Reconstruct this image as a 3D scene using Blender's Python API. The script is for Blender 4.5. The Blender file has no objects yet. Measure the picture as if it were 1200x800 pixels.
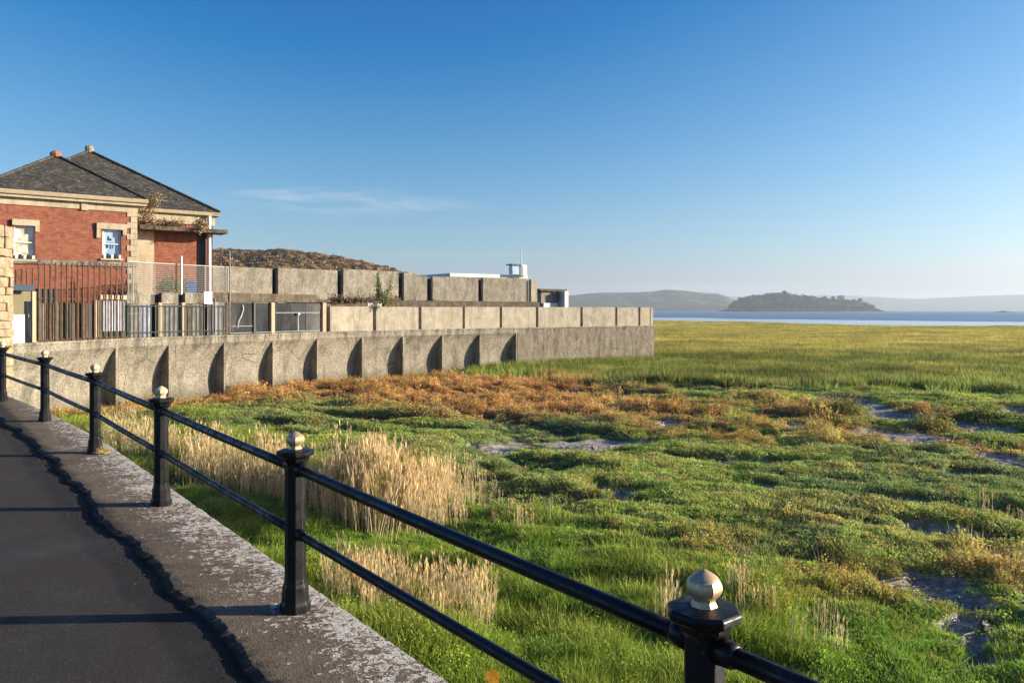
import bpy, math, random
import numpy as np
from mathutils import Vector, noise as mnoise

random.seed(7)
RNG = np.random.default_rng(11)
sc = bpy.context.scene
C = sc.collection
E = 4.2            # eye height above the marsh (m)
F = 933.0          # focal length in pixels of the 1200 px wide photograph
HZ = 363.0         # its horizon row

# ------------------------------------------------------------------ camera, sky, sun, exposure
cam = bpy.data.cameras.new('camera'); cam_o = bpy.data.objects.new('camera', cam); C.objects.link(cam_o)
cam.lens = 36 * F / 1200; cam.sensor_width = 36; cam.shift_y = -(400 - HZ) / 1200
cam.clip_start = 0.05; cam.clip_end = 30000
cam_o.location = (0, 0, E); cam_o.rotation_euler = (math.radians(90), 0, 0)
sc.camera = cam_o
SUN_EL, SUN_AZ = math.radians(14.0), math.radians(86.0)   # azimuth clockwise from +Y (view direction)
w = bpy.data.worlds.new('World'); sc.world = w; w.use_nodes = True
nt = w.node_tree; nt.nodes.clear()
out = nt.nodes.new('ShaderNodeOutputWorld'); bg = nt.nodes.new('ShaderNodeBackground')
sky = nt.nodes.new('ShaderNodeTexSky'); sky.sky_type = 'NISHITA'; sky.sun_disc = False
sky.sun_elevation = SUN_EL; sky.sun_rotation = SUN_AZ
sky.air_density = 1.15; sky.dust_density = 1.0; sky.ozone_density = 3.2; sky.altitude = 0
# clear polarised autumn sky: one response curve per channel over the whole dome
spc = nt.nodes.new('ShaderNodeSeparateColor'); cbc = nt.nodes.new('ShaderNodeCombineColor'); nt.links.new(sky.outputs[0], spc.inputs[0])
def wn(op, a, b):
    n = nt.nodes.new('ShaderNodeMath'); n.operation = op
    for i_, v in enumerate((a, b)):
        if isinstance(v, (int, float)): n.inputs[i_].default_value = v
        else: nt.links.new(v, n.inputs[i_])
    return n.outputs[0]
r_, g_, b_ = spc.outputs[0], spc.outputs[1], spc.outputs[2]; rx_ = wn('MAXIMUM', wn('SUBTRACT', r_, 1.0), 0.0)
nt.links.new(wn('MAXIMUM', wn('MULTIPLY', rx_, .95), .04), cbc.inputs[0])
nt.links.new(wn('ADD', wn('MULTIPLY', wn('MAXIMUM', wn('SUBTRACT', g_, .9), .3), .88), wn('MULTIPLY', rx_, .12)), cbc.inputs[1])
nt.links.new(wn('ADD', wn('MULTIPLY', b_, .76), wn('MULTIPLY', rx_, .36)), cbc.inputs[2])
# thin high cirrus: streaks from stretched noise over a flat cloud sheet (direction / height)
tc = nt.nodes.new('ShaderNodeTexCoord'); sep = nt.nodes.new('ShaderNodeSeparateXYZ'); nt.links.new(tc.outputs['Generated'], sep.inputs[0])
def wm(op, a, b=None, c=None):
    n = nt.nodes.new('ShaderNodeMath'); n.operation = op
    for i, v in enumerate((a, b, c)):
        if v is None: continue
        if isinstance(v, (int, float)): n.inputs[i].default_value = v
        else: nt.links.new(v, n.inputs[i])
    return n.outputs[0]
def wisp(az0, el0, half_az, half_el, tilt, seed, amount):
    az = wm('ARCTAN2', sep.outputs[0], sep.outputs[1]); el = wm('ARCSINE', sep.outputs[2])
    du = wm('DIVIDE', wm('SUBTRACT', az, az0), half_az)
    dv = wm('DIVIDE', wm('SUBTRACT', wm('SUBTRACT', el, el0), wm('MULTIPLY', wm('SUBTRACT', az, az0), tilt)), half_el)
    r = wm('ADD', wm('MULTIPLY', du, du), wm('MULTIPLY', dv, dv))
    m = wm('MAXIMUM', wm('SUBTRACT', 1.0, r), 0.0)
    cx = nt.nodes.new('ShaderNodeCombineXYZ'); nt.links.new(wm('MULTIPLY', az, 9.0), cx.inputs[0]); nt.links.new(wm('MULTIPLY', el, 75.0), cx.inputs[1]); cx.inputs[2].default_value = seed
    n = nt.nodes.new('ShaderNodeTexNoise'); n.inputs['Scale'].default_value = 1.0; n.inputs['Detail'].default_value = 6; n.inputs['Distortion'].default_value = 1.2; nt.links.new(cx.outputs[0], n.inputs['Vector'])
    nn = wm('MAXIMUM', wm('MULTIPLY', wm('SUBTRACT', n.outputs[0], 0.36), 2.6), 0.0)
    return wm('MULTIPLY', wm('MULTIPLY', m, nn), amount)
cov = None
for a in ((-0.20, 0.130, 0.19, 0.016, -0.012, 1.0, 0.62), (-0.235, 0.139, 0.11, 0.012, 0.04, 8.0, 0.62), (-0.08, 0.069, 0.16, 0.005, 0.01, 3.0, 0.2),
          (0.56, 0.088, 0.06, 0.004, 0.0, 5.0, 0.5), (0.45, 0.026, 0.40, 0.008, -0.01, 6.0, 0.45), (0.25, 0.070, 0.05, 0.004, 0.0, 15.0, 0.15)):
    v = wisp(*a); cov = v if cov is None else wm('ADD', cov, v)
cov = wm('MINIMUM', cov, 0.8)
mx = nt.nodes.new('ShaderNodeMix'); mx.data_type = 'RGBA'
nt.links.new(cov, mx.inputs[0]); nt.links.new(cbc.outputs[0], mx.inputs[6]); mx.inputs[7].default_value = (2.7, 3.1, 3.5, 1)
nt.links.new(mx.outputs[2], bg.inputs[0]); bg.inputs[1].default_value = 0.10
nt.links.new(bg.outputs[0], out.inputs[0])
sun = bpy.data.lights.new('sun', 'SUN'); sun_o = bpy.data.objects.new('sun', sun); C.objects.link(sun_o)
sun.energy = 4.8; sun.angle = math.radians(0.5); sun.color = (1.0, 0.86, 0.66)
sd = Vector((math.sin(SUN_AZ) * math.cos(SUN_EL), math.cos(SUN_AZ) * math.cos(SUN_EL), math.sin(SUN_EL)))
sun_o.rotation_euler = sd.to_track_quat('Z', 'Y').to_euler(); sun_o.location = (30, 0, 30)
sc.view_settings.view_transform = 'Standard'; sc.view_settings.look = 'None'
sc.view_settings.exposure = 1.25; sc.view_settings.gamma = 1.0
sc.cycles.volume_bounces = 0

# ------------------------------------------------------------------ helpers
def link(o): C.objects.link(o); return o
def tag(o, label=None, cat=None, group=None, kind=None):
    if label: o['label'] = label
    if cat: o['category'] = cat
    if group: o['group'] = group
    if kind: o['kind'] = kind
    return o
def empty(name, loc, label, cat, group=None):
    o = bpy.data.objects.new(name, None); link(o); o.location = loc; o.empty_display_size = .2
    return tag(o, label, cat, group)
def world_loc(o):
    v = Vector((0, 0, 0))
    while o: v += o.location; o = o.parent
    return v
class MB:
    def __init__(s): s.v = []; s.f = []
    def add(s, vs, fs):
        n = len(s.v); s.v += [tuple(p) for p in vs]; s.f += [tuple(i + n for i in f) for f in fs]; return s
    def hexa(s, p):     # 8 points: bottom 4 ccw, top 4 ccw
        return s.add(p, [(3, 2, 1, 0), (4, 5, 6, 7), (0, 1, 5, 4), (1, 2, 6, 5), (2, 3, 7, 6), (3, 0, 4, 7)])
    def box(s, c, size, u=(1, 0), jit=0):   # c = centre, size along u, perpendicular, z
        u = Vector((u[0], u[1], 0)).normalized(); n = Vector((-u.y, u.x, 0)); c = Vector(c)
        P = []
        for dz in (-1, 1):
            for a, b in ((-1, -1), (1, -1), (1, 1), (-1, 1)):
                p = c + u * (a * size[0] / 2) + n * (b * size[1] / 2) + Vector((0, 0, dz * size[2] / 2))
                if jit: p += Vector([random.uniform(-jit, jit) for _ in range(3)])
                P.append(p)
        return s.hexa(P)
    def seg(s, a, b, n, d0, d1, z0, z1):    # slab between plan points a,b; offset d0..d1 along n
        a = Vector((a[0], a[1], 0)); b = Vector((b[0], b[1], 0)); n = Vector((n[0], n[1], 0))
        P = [a + n * d0, b + n * d0, b + n * d1, a + n * d1]
        return s.hexa([p + Vector((0, 0, z0)) for p in P] + [p + Vector((0, 0, z1)) for p in P])
    def tube(s, pts, r, k=8, cap=True):
        pts = [Vector(p) for p in pts]; n0 = len(s.v); m = len(pts)
        rr = r if hasattr(r, '__len__') else [r] * m
        up = None
        for i, p in enumerate(pts):
            d = (pts[min(i + 1, m - 1)] - pts[max(i - 1, 0)]).normalized()
            if up is None: up = Vector((0, 0, 1)) if abs(d.z) < .9 else Vector((1, 0, 0))
            x = d.cross(up).normalized(); y = x.cross(d).normalized(); up = y if abs(d.z) > .9 else up
            for j in range(k):
                a = 2 * math.pi * (j + .5) / k
                s.v.append(tuple(p + (x * math.cos(a) + y * math.sin(a)) * rr[i]))
        for i in range(m - 1):
            for j in range(k):
                s.f.append((n0 + i * k + j, n0 + i * k + (j + 1) % k, n0 + (i + 1) * k + (j + 1) % k, n0 + (i + 1) * k + j))
        if cap:
            s.f.append(tuple(n0 + j for j in range(k))[::-1]); s.f.append(tuple(n0 + (m - 1) * k + j for j in range(k)))
        return s
    def lathe(s, c, prof, k=8, rot=0.5):    # prof: (radius, z)
        n0 = len(s.v)
        for r, z in prof:
            for j in range(k):
                a = 2 * math.pi * (j + rot) / k
                s.v.append((c[0] + r * math.cos(a), c[1] + r * math.sin(a), c[2] + z))
        for i in range(len(prof) - 1):
            for j in range(k):
                s.f.append((n0 + i * k + j, n0 + i * k + (j + 1) % k, n0 + (i + 1) * k + (j + 1) % k, n0 + (i + 1) * k + j))
        s.f.append(tuple(n0 + j for j in range(k))[::-1]); s.f.append(tuple(n0 + (len(prof) - 1) * k + j for j in range(k)))
        return s
    def build(s, name, mat, parent=None, smooth=False, loc=None, bevel=0, **kw):
        me = bpy.data.meshes.new(name)
        base = world_loc(parent) if parent else Vector((0, 0, 0))
        if loc is not None: base = Vector(loc)
        me.from_pydata([tuple(Vector(p) - base) for p in s.v], [], s.f); me.update()
        if smooth: me.polygons.foreach_set('use_smooth', [True] * len(me.polygons))
        if smooth == 'facet': me.set_sharp_from_angle(angle=math.radians(36))
        me.materials.append(mat)
        o = link(bpy.data.objects.new(name, me))
        if loc is not None: o.location = base - (world_loc(parent) if parent else Vector((0, 0, 0)))
        if parent: o.parent = parent
        if bevel:
            b = o.modifiers.new('bevel', 'BEVEL'); b.width = bevel; b.segments = 2; b.limit_method = 'ANGLE'; b.angle_limit = math.radians(35)
        return tag(o, **kw)
def np_mesh(name, V, Q, mat, smooth=True, cols=None):
    me = bpy.data.meshes.new(name); V = np.asarray(V, np.float32); Q = np.asarray(Q, np.int32)
    me.vertices.add(len(V)); me.vertices.foreach_set('co', V.ravel())
    k = Q.shape[1]
    me.loops.add(Q.size); me.loops.foreach_set('vertex_index', Q.ravel())
    me.polygons.add(len(Q)); me.polygons.foreach_set('loop_start', np.arange(0, Q.size, k, dtype=np.int32))
    me.polygons.foreach_set('loop_total', np.full(len(Q), k, np.int32))
    if smooth: me.polygons.foreach_set('use_smooth', np.ones(len(Q), bool))
    if cols is not None:
        a = me.attributes.new('tint', 'FLOAT_COLOR', 'POINT'); a.data.foreach_set('color', np.concatenate([cols, np.ones((len(cols), 1))], 1).astype(np.float32).ravel())
    me.update(calc_edges=True); me.validate()
    me.materials.append(mat)
    return me

# numpy value noise
def _h(ix, iy, seed):
    n = (ix.astype(np.int64) * 374761393 + iy.astype(np.int64) * 668265263 + seed * 2147483647) & 0xffffffff
    n = ((n ^ (n >> 13)) * 1274126177) & 0xffffffff
    return ((n ^ (n >> 16)) & 0xffff) / 65535.0
def vnoise(x, y, seed=0):
    ix = np.floor(x); iy = np.floor(y); fx = x - ix; fy = y - iy
    fx = fx * fx * (3 - 2 * fx); fy = fy * fy * (3 - 2 * fy)
    a = _h(ix, iy, seed); b = _h(ix + 1, iy, seed); c = _h(ix, iy + 1, seed); d = _h(ix + 1, iy + 1, seed)
    return (a * (1 - fx) + b * fx) * (1 - fy) + (c * (1 - fx) + d * fx) * fy
def fbm(x, y, scale, octv=4, seed=0, gain=.5):
    t = 0; a = 1; s = 0
    for o in range(octv):
        k = 2 ** o / scale
        cs, sn = math.cos(o * 1.1 + seed), math.sin(o * 1.1 + seed)
        t = t + a * vnoise((x * cs - y * sn) * k + 17.3 * o, (x * sn + y * cs) * k - 9.1 * o, seed + o); s += a; a *= gain
    return t / s
def sstep(a, b, x): t = np.clip((x - a) / (b - a), 0, 1); return t * t * (3 - 2 * t)

# ------------------------------------------------------------------ materials
def mat(name, base, rough=.8, metal=0, spec=.4):
    m = bpy.data.materials.new(name); m.use_nodes = True
    p = m.node_tree.nodes['Principled BSDF']
    p.inputs['Base Color'].default_value = (*base, 1); p.inputs['Roughness'].default_value = rough; p.inputs['Metallic'].default_value = metal
    p.inputs['Specular IOR Level'].default_value = spec
    return m
class NB:   # small node builder on a material
    def __init__(s, m): s.t = m.node_tree; s.p = s.t.nodes['Principled BSDF']; s.co = s.t.nodes.new('ShaderNodeNewGeometry').outputs['Position']
    def n(s, typ, **kw):
        x = s.t.nodes.new(typ)
        for k, v in kw.items(): setattr(x, k, v)
        return x
    def L(s, a, b): s.t.links.new(a, b)
    def noise(s, scale, detail=4, rough=.55, stretch=(1, 1, 1), dist=0, off=0):
        mp = s.n('ShaderNodeMapping'); mp.inputs['Scale'].default_value = stretch; mp.inputs['Location'].default_value = (off, off, off); s.L(s.co, mp.inputs['Vector'])
        x = s.n('ShaderNodeTexNoise'); x.inputs['Scale'].default_value = scale; x.inputs['Detail'].default_value = detail; x.inputs['Roughness'].default_value = rough; x.inputs['Distortion'].default_value = dist
        s.L(mp.outputs[0], x.inputs['Vector']); return x.outputs[0]
    def vor(s, scale, stretch=(1, 1, 1), feat='F1'):
        mp = s.n('ShaderNodeMapping'); mp.inputs['Scale'].default_value = stretch; s.L(s.co, mp.inputs['Vector'])
        x = s.n('ShaderNodeTexVoronoi'); x.feature = feat; x.inputs['Scale'].default_value = scale; s.L(mp.outputs[0], x.inputs['Vector']); return x
    def ramp(s, fac, stops):
        r = s.n('ShaderNodeValToRGB'); e = r.color_ramp.elements
        while len(e) < len(stops): e.new(.5)
        for i, (p, c) in enumerate(stops): e[i].position = p; e[i].color = (*c, 1) if hasattr(c, '__len__') else (c, c, c, 1)
        s.L(fac, r.inputs[0]); return r.outputs[0]
    def mix(s, fac, a, b, mode='MIX'):
        x = s.n('ShaderNodeMix'); x.data_type = 'RGBA'; x.blend_type = mode
        for i, v in ((0, fac), (6, a), (7, b)):
            if isinstance(v, (int, float)): x.inputs[i].default_value = v
            elif hasattr(v, '__len__'): x.inputs[i].default_value = (*v, 1)
            else: s.L(v, x.inputs[i])
        return x.outputs[2]
    def math(s, op, a, b=0.0):
        x = s.n('ShaderNodeMath'); x.operation = op
        for i, v in enumerate((a, b)):
            if isinstance(v, (int, float)): x.inputs[i].default_value = v
            else: s.L(v, x.inputs[i])
        return x.outputs[0]
    def bump(s, h, strength=.4, dist=.02):
        b = s.n('ShaderNodeBump'); b.inputs['Strength'].default_value = strength; b.inputs['Distance'].default_value = dist
        s.L(h, b.inputs['Height']); s.L(b.outputs[0], s.p.inputs['Normal']); return b
    def color(s, c): s.L(c, s.p.inputs['Base Color'])
def concrete(name, c0, c1, dark=(.1, .085, .06), streak=.5, scale=1.0, bump=.5, stain=.5):
    m = mat(name, c0, .9, spec=.25); b = NB(m)
    n1 = b.noise(.9 * scale, 6, .65); n2 = b.noise(9 * scale, 5, .6, off=3); st = b.noise(1.5 * scale, 6, .7, (1, 1, .22), dist=.4, off=7)
    c = b.mix(b.ramp(n1, [(.38, 0), (.62, 1)]), c0, c1)
    c = b.mix(b.math('MULTIPLY', b.ramp(st, [(.48, 0), (.64, 1)]), streak), c, dark)
    c = b.mix(b.math('MULTIPLY', b.ramp(n2, [(.47, 0), (.66, 1)]), stain), c, dark)
    c = b.mix(b.math('MULTIPLY', b.ramp(b.noise(14 * scale, 4, .6, off=11), [(.56, 0), (.68, 1)]), .35), c, tuple(min(1, x * 1.45) for x in c0))
    b.color(c); b.bump(b.math('ADD', b.math('MULTIPLY', n2, 1.6), b.noise(28 * scale, 3)), bump, .035); return m
M = {}
M['sea_concrete'] = concrete('sea_wall_concrete', (.36, .325, .255), (.24, .215, .165), (.075, .067, .052), .6, 1.2, 1.0, .6)
def tide_stain(m):   # algae and silt line near the foot, rain streaks under the coping
    b = NB(m); old = b.p.inputs['Base Color'].links[0].from_socket; sx = b.n('ShaderNodeSeparateXYZ'); b.L(b.co, sx.inputs[0])
    z = b.math('ADD', sx.outputs[2], b.math('MULTIPLY', b.noise(1.1, 5, .7, off=31), 1.1))
    c = b.mix(b.math('MULTIPLY', b.ramp(b.math('MULTIPLY', z, .25), [(.17, 1), (.34, 0)]), .65), old, (.085, .08, .045))
    top = b.math('MULTIPLY', b.math('SUBTRACT', sx.outputs[2], 2.1), 1.2); dr = b.noise(1.9, 5, .75, (1, 1, .10), off=41)
    c = b.mix(b.math('MULTIPLY', b.math('MULTIPLY', b.ramp(top, [(.0, 0), (.9, 1)]), b.ramp(dr, [(.5, 0), (.6, 1)])), .75), c, (.06, .055, .045))
    cr = b.vor(.55, (1, 1, 1), 'DISTANCE_TO_EDGE').outputs['Distance']
    c = b.mix(b.math('MULTIPLY', b.ramp(cr, [(.0, 1), (.012, 0)]), b.ramp(b.noise(.4, 3, .5, off=51), [(.5, 0), (.56, 1)])), c, (.05, .045, .035)); b.color(c)
    return m
tide_stain(M['sea_concrete'])
M['rough_concrete'] = concrete('rough_concrete', (.22, .19, .14), (.34, .295, .22), (.06, .05, .04), .7, 1.9, 1.0, .9)
tide_stain(M['rough_concrete'])
M['panel_concrete'] = concrete('panel_concrete', (.44, .395, .31), (.33, .29, .22), (.13, .11, .08), .45, 1.8, .6, .5)
M['pebble_concrete'] = concrete('pebbledash', (.44, .40, .32), (.29, .26, .20), (.07, .06, .046), .5, 2.0, 1.3, .9)
M['dark_concrete'] = concrete('weathered_ledge_concrete', (.2, .165, .115), (.10, .082, .055), (.04, .03, .02), .6, 2.0, .9, .9)
M['cream'] = concrete('cream_stone', (.52, .44, .31), (.43, .36, .25), (.2, .16, .1), .5, 2, .35, .4)
M['cream_paint'] = concrete('cream_paint', (.40, .33, .22), (.33, .27, .18), (.3, .22, .12), .35, 4, .15, .25)
M['white_paint'] = concrete('white_paint', (.78, .76, .7), (.7, .68, .62), (.4, .3, .2), .3, 3, .1, .2)
M['black_gap'] = mat('black_parts_and_shade', (.02, .02, .022), .6)
M['navy'] = mat('dark_blue_paint_and_shade', (.03, .045, .07), .45)
M['olive'] = concrete('olive_render', (.16, .14, .085), (.14, .12, .075), (.1, .08, .05), .2, 1, .1, .2)
def blocks(m, cs, bw, bh, mortar):
    pass
def brick_mat():
    m = mat('red_brick', (.3, .08, .045), .85, spec=.2); b = NB(m)
    # running coordinate along the facade, height as the second axis
    d = b.n('ShaderNodeVectorMath'); d.operation = 'DOT_PRODUCT'; b.L(b.co, d.inputs[0]); d.inputs[1].default_value = (.8, .6, 0)
    sx = b.n('ShaderNodeSeparateXYZ'); b.L(b.co, sx.inputs[0]); cx = b.n('ShaderNodeCombineXYZ'); b.L(d.outputs['Value'], cx.inputs[0]); b.L(sx.outputs[2], cx.inputs[1])
    br = b.n('ShaderNodeTexBrick'); b.L(cx.outputs[0], br.inputs['Vector']); br.inputs['Scale'].default_value = 1
    br.inputs['Brick Width'].default_value = .225; br.inputs['Row Height'].default_value = .075; br.inputs['Mortar Size'].default_value = .008
    br.inputs['Color1'].default_value = (.31, .095, .05, 1); br.inputs['Color2'].default_value = (.19, .05, .03, 1); br.inputs['Mortar'].default_value = (.24, .15, .10, 1); br.inputs['Bias'].default_value = -.1
    c = b.mix(b.math('MULTIPLY', b.ramp(b.noise(3, 6, .7), [(.46, 0), (.62, 1)]), .6), br.outputs[0], (.13, .04, .028))
    c = b.mix(b.math('MULTIPLY', b.ramp(b.noise(7, 4, .7, off=5, stretch=(1, 1, 3)), [(.55, 0), (.7, 1)]), .4), c, (.46, .17, .08))
    b.color(c); b.bump(br.outputs['Fac'], -.4, .01); return m
M['brick'] = brick_mat()
def slate_mat():
    m = mat('slate_roof', (.06, .06, .06), .7, spec=.3); b = NB(m)
    n = b.noise(2.2, 7, .8); n2 = b.noise(6, 6, .8, off=9)
    c = b.mix(b.ramp(n, [(.38, 0), (.62, 1)]), (.016, .016, .016), (.07, .066, .055))
    c = b.mix(b.math('MULTIPLY', b.ramp(n2, [(.54, 0), (.62, 1)]), .8), c, (.20, .18, .14))
    sx = b.n('ShaderNodeSeparateXYZ'); b.L(b.co, sx.inputs[0])
    saw = b.math('FRACT', b.math('MULTIPLY', sx.outputs[2], 7.5))
    b.color(c); b.bump(b.math('ADD', saw, b.math('MULTIPLY', n2, 1.2)), .6, .04); return m
M['slate'] = slate_mat()
def stone_mat():
    m = mat('rubble_limestone', (.4, .33, .22), .9, spec=.2); b = NB(m)
    c = b.mix(b.ramp(b.noise(6, 6, .7), [(.35, 0), (.65, 1)]), (.20, .16, .10), (.40, .32, .21))
    c = b.mix(b.math('MULTIPLY', b.ramp(b.noise(14, 5, .7, off=4), [(.55, 0), (.68, 1)]), .6), c, (.1, .085, .05))
    b.color(c); b.bump(b.noise(25, 5, .7), .7, .03); return m
M['stone'] = stone_mat()
def glass_mat(name, c0, c1, sc_=1.5, rough=.12, stretch=(1, 1, .4)):
    m = mat(name, c0, rough, spec=.7); b = NB(m)
    b.color(b.mix(b.ramp(b.noise(sc_, 5, .6, stretch), [(.42, 0), (.6, 1)]), c0, c1)); return m
M['dark_glass'] = glass_mat('grimy_dark_glass', (.006, .008, .010), (.022, .026, .03), 2, .14); M['dark_glass'].node_tree.nodes['Principled BSDF'].inputs['Specular IOR Level'].default_value = .2
M['blue_glass'] = glass_mat('window_glass', (.22, .34, .52), (.42, .52, .66), 2.5, .06)  # pale blue base colour stands in for reflected sky
M['grey_panel'] = concrete('grey_sheet', (.13, .135, .125), (.21, .205, .185), (.08, .08, .075), .8, 3, .2, .4)
M['brown_panel'] = concrete('brown_sheet', (.12, .10, .07), (.07, .06, .045), (.04, .035, .03), .8, 3, .2, .4)
M['green_panel'] = concrete('green_sheet', (.055, .08, .055), (.04, .055, .045), (.03, .035, .03), .8, 3, .2, .4)
M['curtain'] = concrete('pale_curtain', (.27, .30, .35), (.17, .2, .27), (.15, .14, .14), .6, 3, .1, .2)
M['rust'] = concrete('rusted_bars', (.15, .075, .045), (.075, .045, .032), (.025, .018, .014), .5, 4, .4, .5)
M['rust_sheet'] = concrete('rust_sheet', (.26, .085, .045), (.2, .06, .035), (.08, .03, .02), .6, 4, .4, .4)
M['steel'] = mat('galvanised_steel', (.17, .17, .165), .5, .3)
M['blue'] = mat('blue_plastic', (.02, .13, .5), .5)
M['terracotta'] = concrete('terracotta', (.42, .16, .07), (.3, .12, .06), (.1, .06, .04), .2, 8, .3, .3)
def iron_mat():
    m = mat('black_gloss_paint', (.005, .005, .006), .3, spec=.28); b = NB(m)
    n = b.noise(55, 5, .7); n2 = b.noise(9, 5, .7, off=2)
    c = b.mix(b.math('MULTIPLY', b.ramp(n2, [(.6, 0), (.68, 1)]), .8), (.005, .005, .006), (.022, .016, .012))
    ch = b.ramp(b.noise(38, 5, .7, off=6), [(.64, 0), (.67, 1)]); c = b.mix(b.math('MULTIPLY', ch, .8), c, (.10, .045, .022))
    b.color(c); b.L(b.ramp(n2, [(.35, .26), (.6, .6)]), b.p.inputs['Roughness']); b.bump(n, .25, .004); return m
M['iron'] = iron_mat()
def gold_mat():
    m = mat('gold_paint', (.6, .42, .22), .45, .55); b = NB(m)
    n = b.noise(18, 5, .7)
    b.color(b.mix(b.ramp(n, [(.4, 0), (.62, 1)]), (.52, .36, .20), (.60, .45, .28))); b.bump(b.noise(90, 4), .15, .003); return m
M['gold'] = gold_mat()
M['worn_gold'] = concrete('worn_cream_paint', (.7, .6, .42), (.62, .5, .32), (.2, .13, .07), .2, 20, .3, .5)

# ------------------------------------------------------------------ the promenade line and the lido wall line
A0 = np.array((.55, 2.28)); RD = np.array((-.612, .791)); RN = np.array((RD[1], -RD[0])) # RN points to the marsh
def path_z(s): return E - 1.775 + .0135 * s   # height of the kerb top along the railing
def catmull(pts, n=30):
    P = [np.array(p, float) for p in pts]; P = [2 * P[0] - P[1]] + P + [2 * P[-1] - P[-2]]; o = []
    for i in range(1, len(P) - 2):
        for k in range(n):
            t = k / n
            o.append(.5 * ((2 * P[i]) + (-P[i-1] + P[i+1]) * t + (2*P[i-1] - 5*P[i] + 4*P[i+1] - P[i+2]) * t*t + (-P[i-1] + 3*P[i] - 3*P[i+1] + P[i+2]) * t**3))
    o.append(P[-2]); return np.array(o)
class Line:
    def __init__(s, pts, n=30):
        s.p = catmull(pts, n); d = np.linalg.norm(np.diff(s.p, axis=0), axis=1); s.s = np.concatenate([[0], np.cumsum(d)]); s.len = s.s[-1]
    def at(s, q):
        q = min(max(q, 0), s.len); x = np.interp(q, s.s, s.p[:, 0]); y = np.interp(q, s.s, s.p[:, 1]); e = .25
        a, b = max(q - e, 0), min(q + e, s.len)
        h = np.array((np.interp(b, s.s, s.p[:, 0]) - np.interp(a, s.s, s.p[:, 0]), np.interp(b, s.s, s.p[:, 1]) - np.interp(a, s.s, s.p[:, 1]))); h /= np.linalg.norm(h)
        return np.array((x, y)), h, np.array((h[1], -h[0]))
    def off(s, q, d): p, h, n = s.at(q); return p + n * d
    def where(s, px, d=0):    # arc length at which the photograph's column px meets the line (offset d)
        best = None
        qs = np.linspace(0, s.len, 900); v = []
        for q in qs: p = s.off(q, d); v.append(600 + F * p[0] / p[1] - px)
        v = np.array(v); i = np.where(np.sign(v[:-1]) != np.sign(v[1:]))[0]
        if len(i) == 0: return 0 if abs(v[0]) < abs(v[-1]) else s.len
        i = i[0]; t = v[i] / (v[i] - v[i+1]); return qs[i] + t * (qs[i+1] - qs[i])
W = Line([(-18.6, 20), (-18.05, 26), (-17.5, 30.5), (-16.5, 34.0), (-13.9, 38.6), (-8.9, 46.4), (.3, 54.8), (11.2, 62.6)])
TOP = E - 1.25
def strip(mb, line, q0, q1, prof, step=.5, closed=True):
    """sweep a closed (offset, z) profile along a line"""
    k = max(1, int(math.ceil((q1 - q0) / step))); qs = [q0 + (q1 - q0) * i / k for i in range(k + 1)]; n0 = len(mb.v); m = len(prof)
    for q in qs:
        p, h, n = line.at(q)
        for d, z in prof: mb.v.append((p[0] + n[0] * d, p[1] + n[1] * d, z))
    for i in range(k):
        for j in range(m if closed else m - 1):
            a = n0 + i * m + j; b = n0 + i * m + (j + 1) % m
            mb.f.append((a, b, b + m, a + m))
    if closed: mb.f.append(tuple(n0 + j for j in range(m))[::-1]); mb.f.append(tuple(n0 + k * m + j for j in range(m)))
    return mb

# ------------------------------------------------------------------ marsh: shape and plant zones
EDGE_P = np.array((54.7, 290.)); EDGE_D = np.array((65., -113.)) / 130.4; EDGE_N = np.array((EDGE_D[1], -EDGE_D[0])) * -1
def pxw(px, py, h=E): d = h * F / (py - HZ); return ((px - 600) / F * d, d)
PUDDLES = [(800, 478, 30, 1.5), (790, 497, 30, 1.6), (1070, 490, 30, 3), (1050, 512, 45, 3.5), (1095, 514, 25, 3), (1185, 540, 32, 5), (960, 582, 22, 2), (1065, 592, 65, 4), (1095, 622, 34, 5),
           (862, 655, 14, 2), (720, 577, 40, 2.5), (625, 556, 34, 3), (565, 526, 30, 2.2), (1075, 682, 45, 9), (1125, 700, 46, 6), (1165, 728, 42, 9), (1190, 760, 42, 10), (1210, 700, 24, 6), (1195, 480, 20, 2), (1000, 560, 12, 2),
           (940, 500, 30, 2), (1150, 762, 26, 6), (880, 540, 30, 2), (1130, 560, 30, 3), (990, 470, 30, 2.5), (1150, 500, 30, 3), (1010, 625, 30, 3), (1180, 640, 30, 4), (900, 575, 30, 2.5), (680, 520, 30, 2)]
def puddle(x, y):
    m = np.zeros_like(x); wx = x + (fbm(x, y, .9, 3, 51) - .5) * 1.4; wy = y + (fbm(x, y, .9, 3, 52) - .5) * 2.2
    for px, py, a, b in PUDDLES:
        cx, cy = pxw(px, py); ra = a / F * cy * 1.2; rb = b * cy * cy / (E * F) * (1.5 + 1.3 * min(1, max(0, (cy - 14) / 12)))
        m = np.maximum(m, 1.6 - ((wx - cx) / ra) ** 2 - ((wy - cy) / rb) ** 2)
    m = np.clip(m, 0, 1)
    # random small muddy rills over the low mid marsh
    r = 1 - np.abs(fbm(x * .45, y, 3.0, 4, 31) - .5) * 2; k = sstep(.90, .95, r) * sstep(11, 18, y) * sstep(48, 38, y) * sstep(-6, 4, x + (y - 20) * .1) * sstep(.42, .5, fbm(x, y, 7, 2, 77))
    return np.maximum(m, k * .9)
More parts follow.
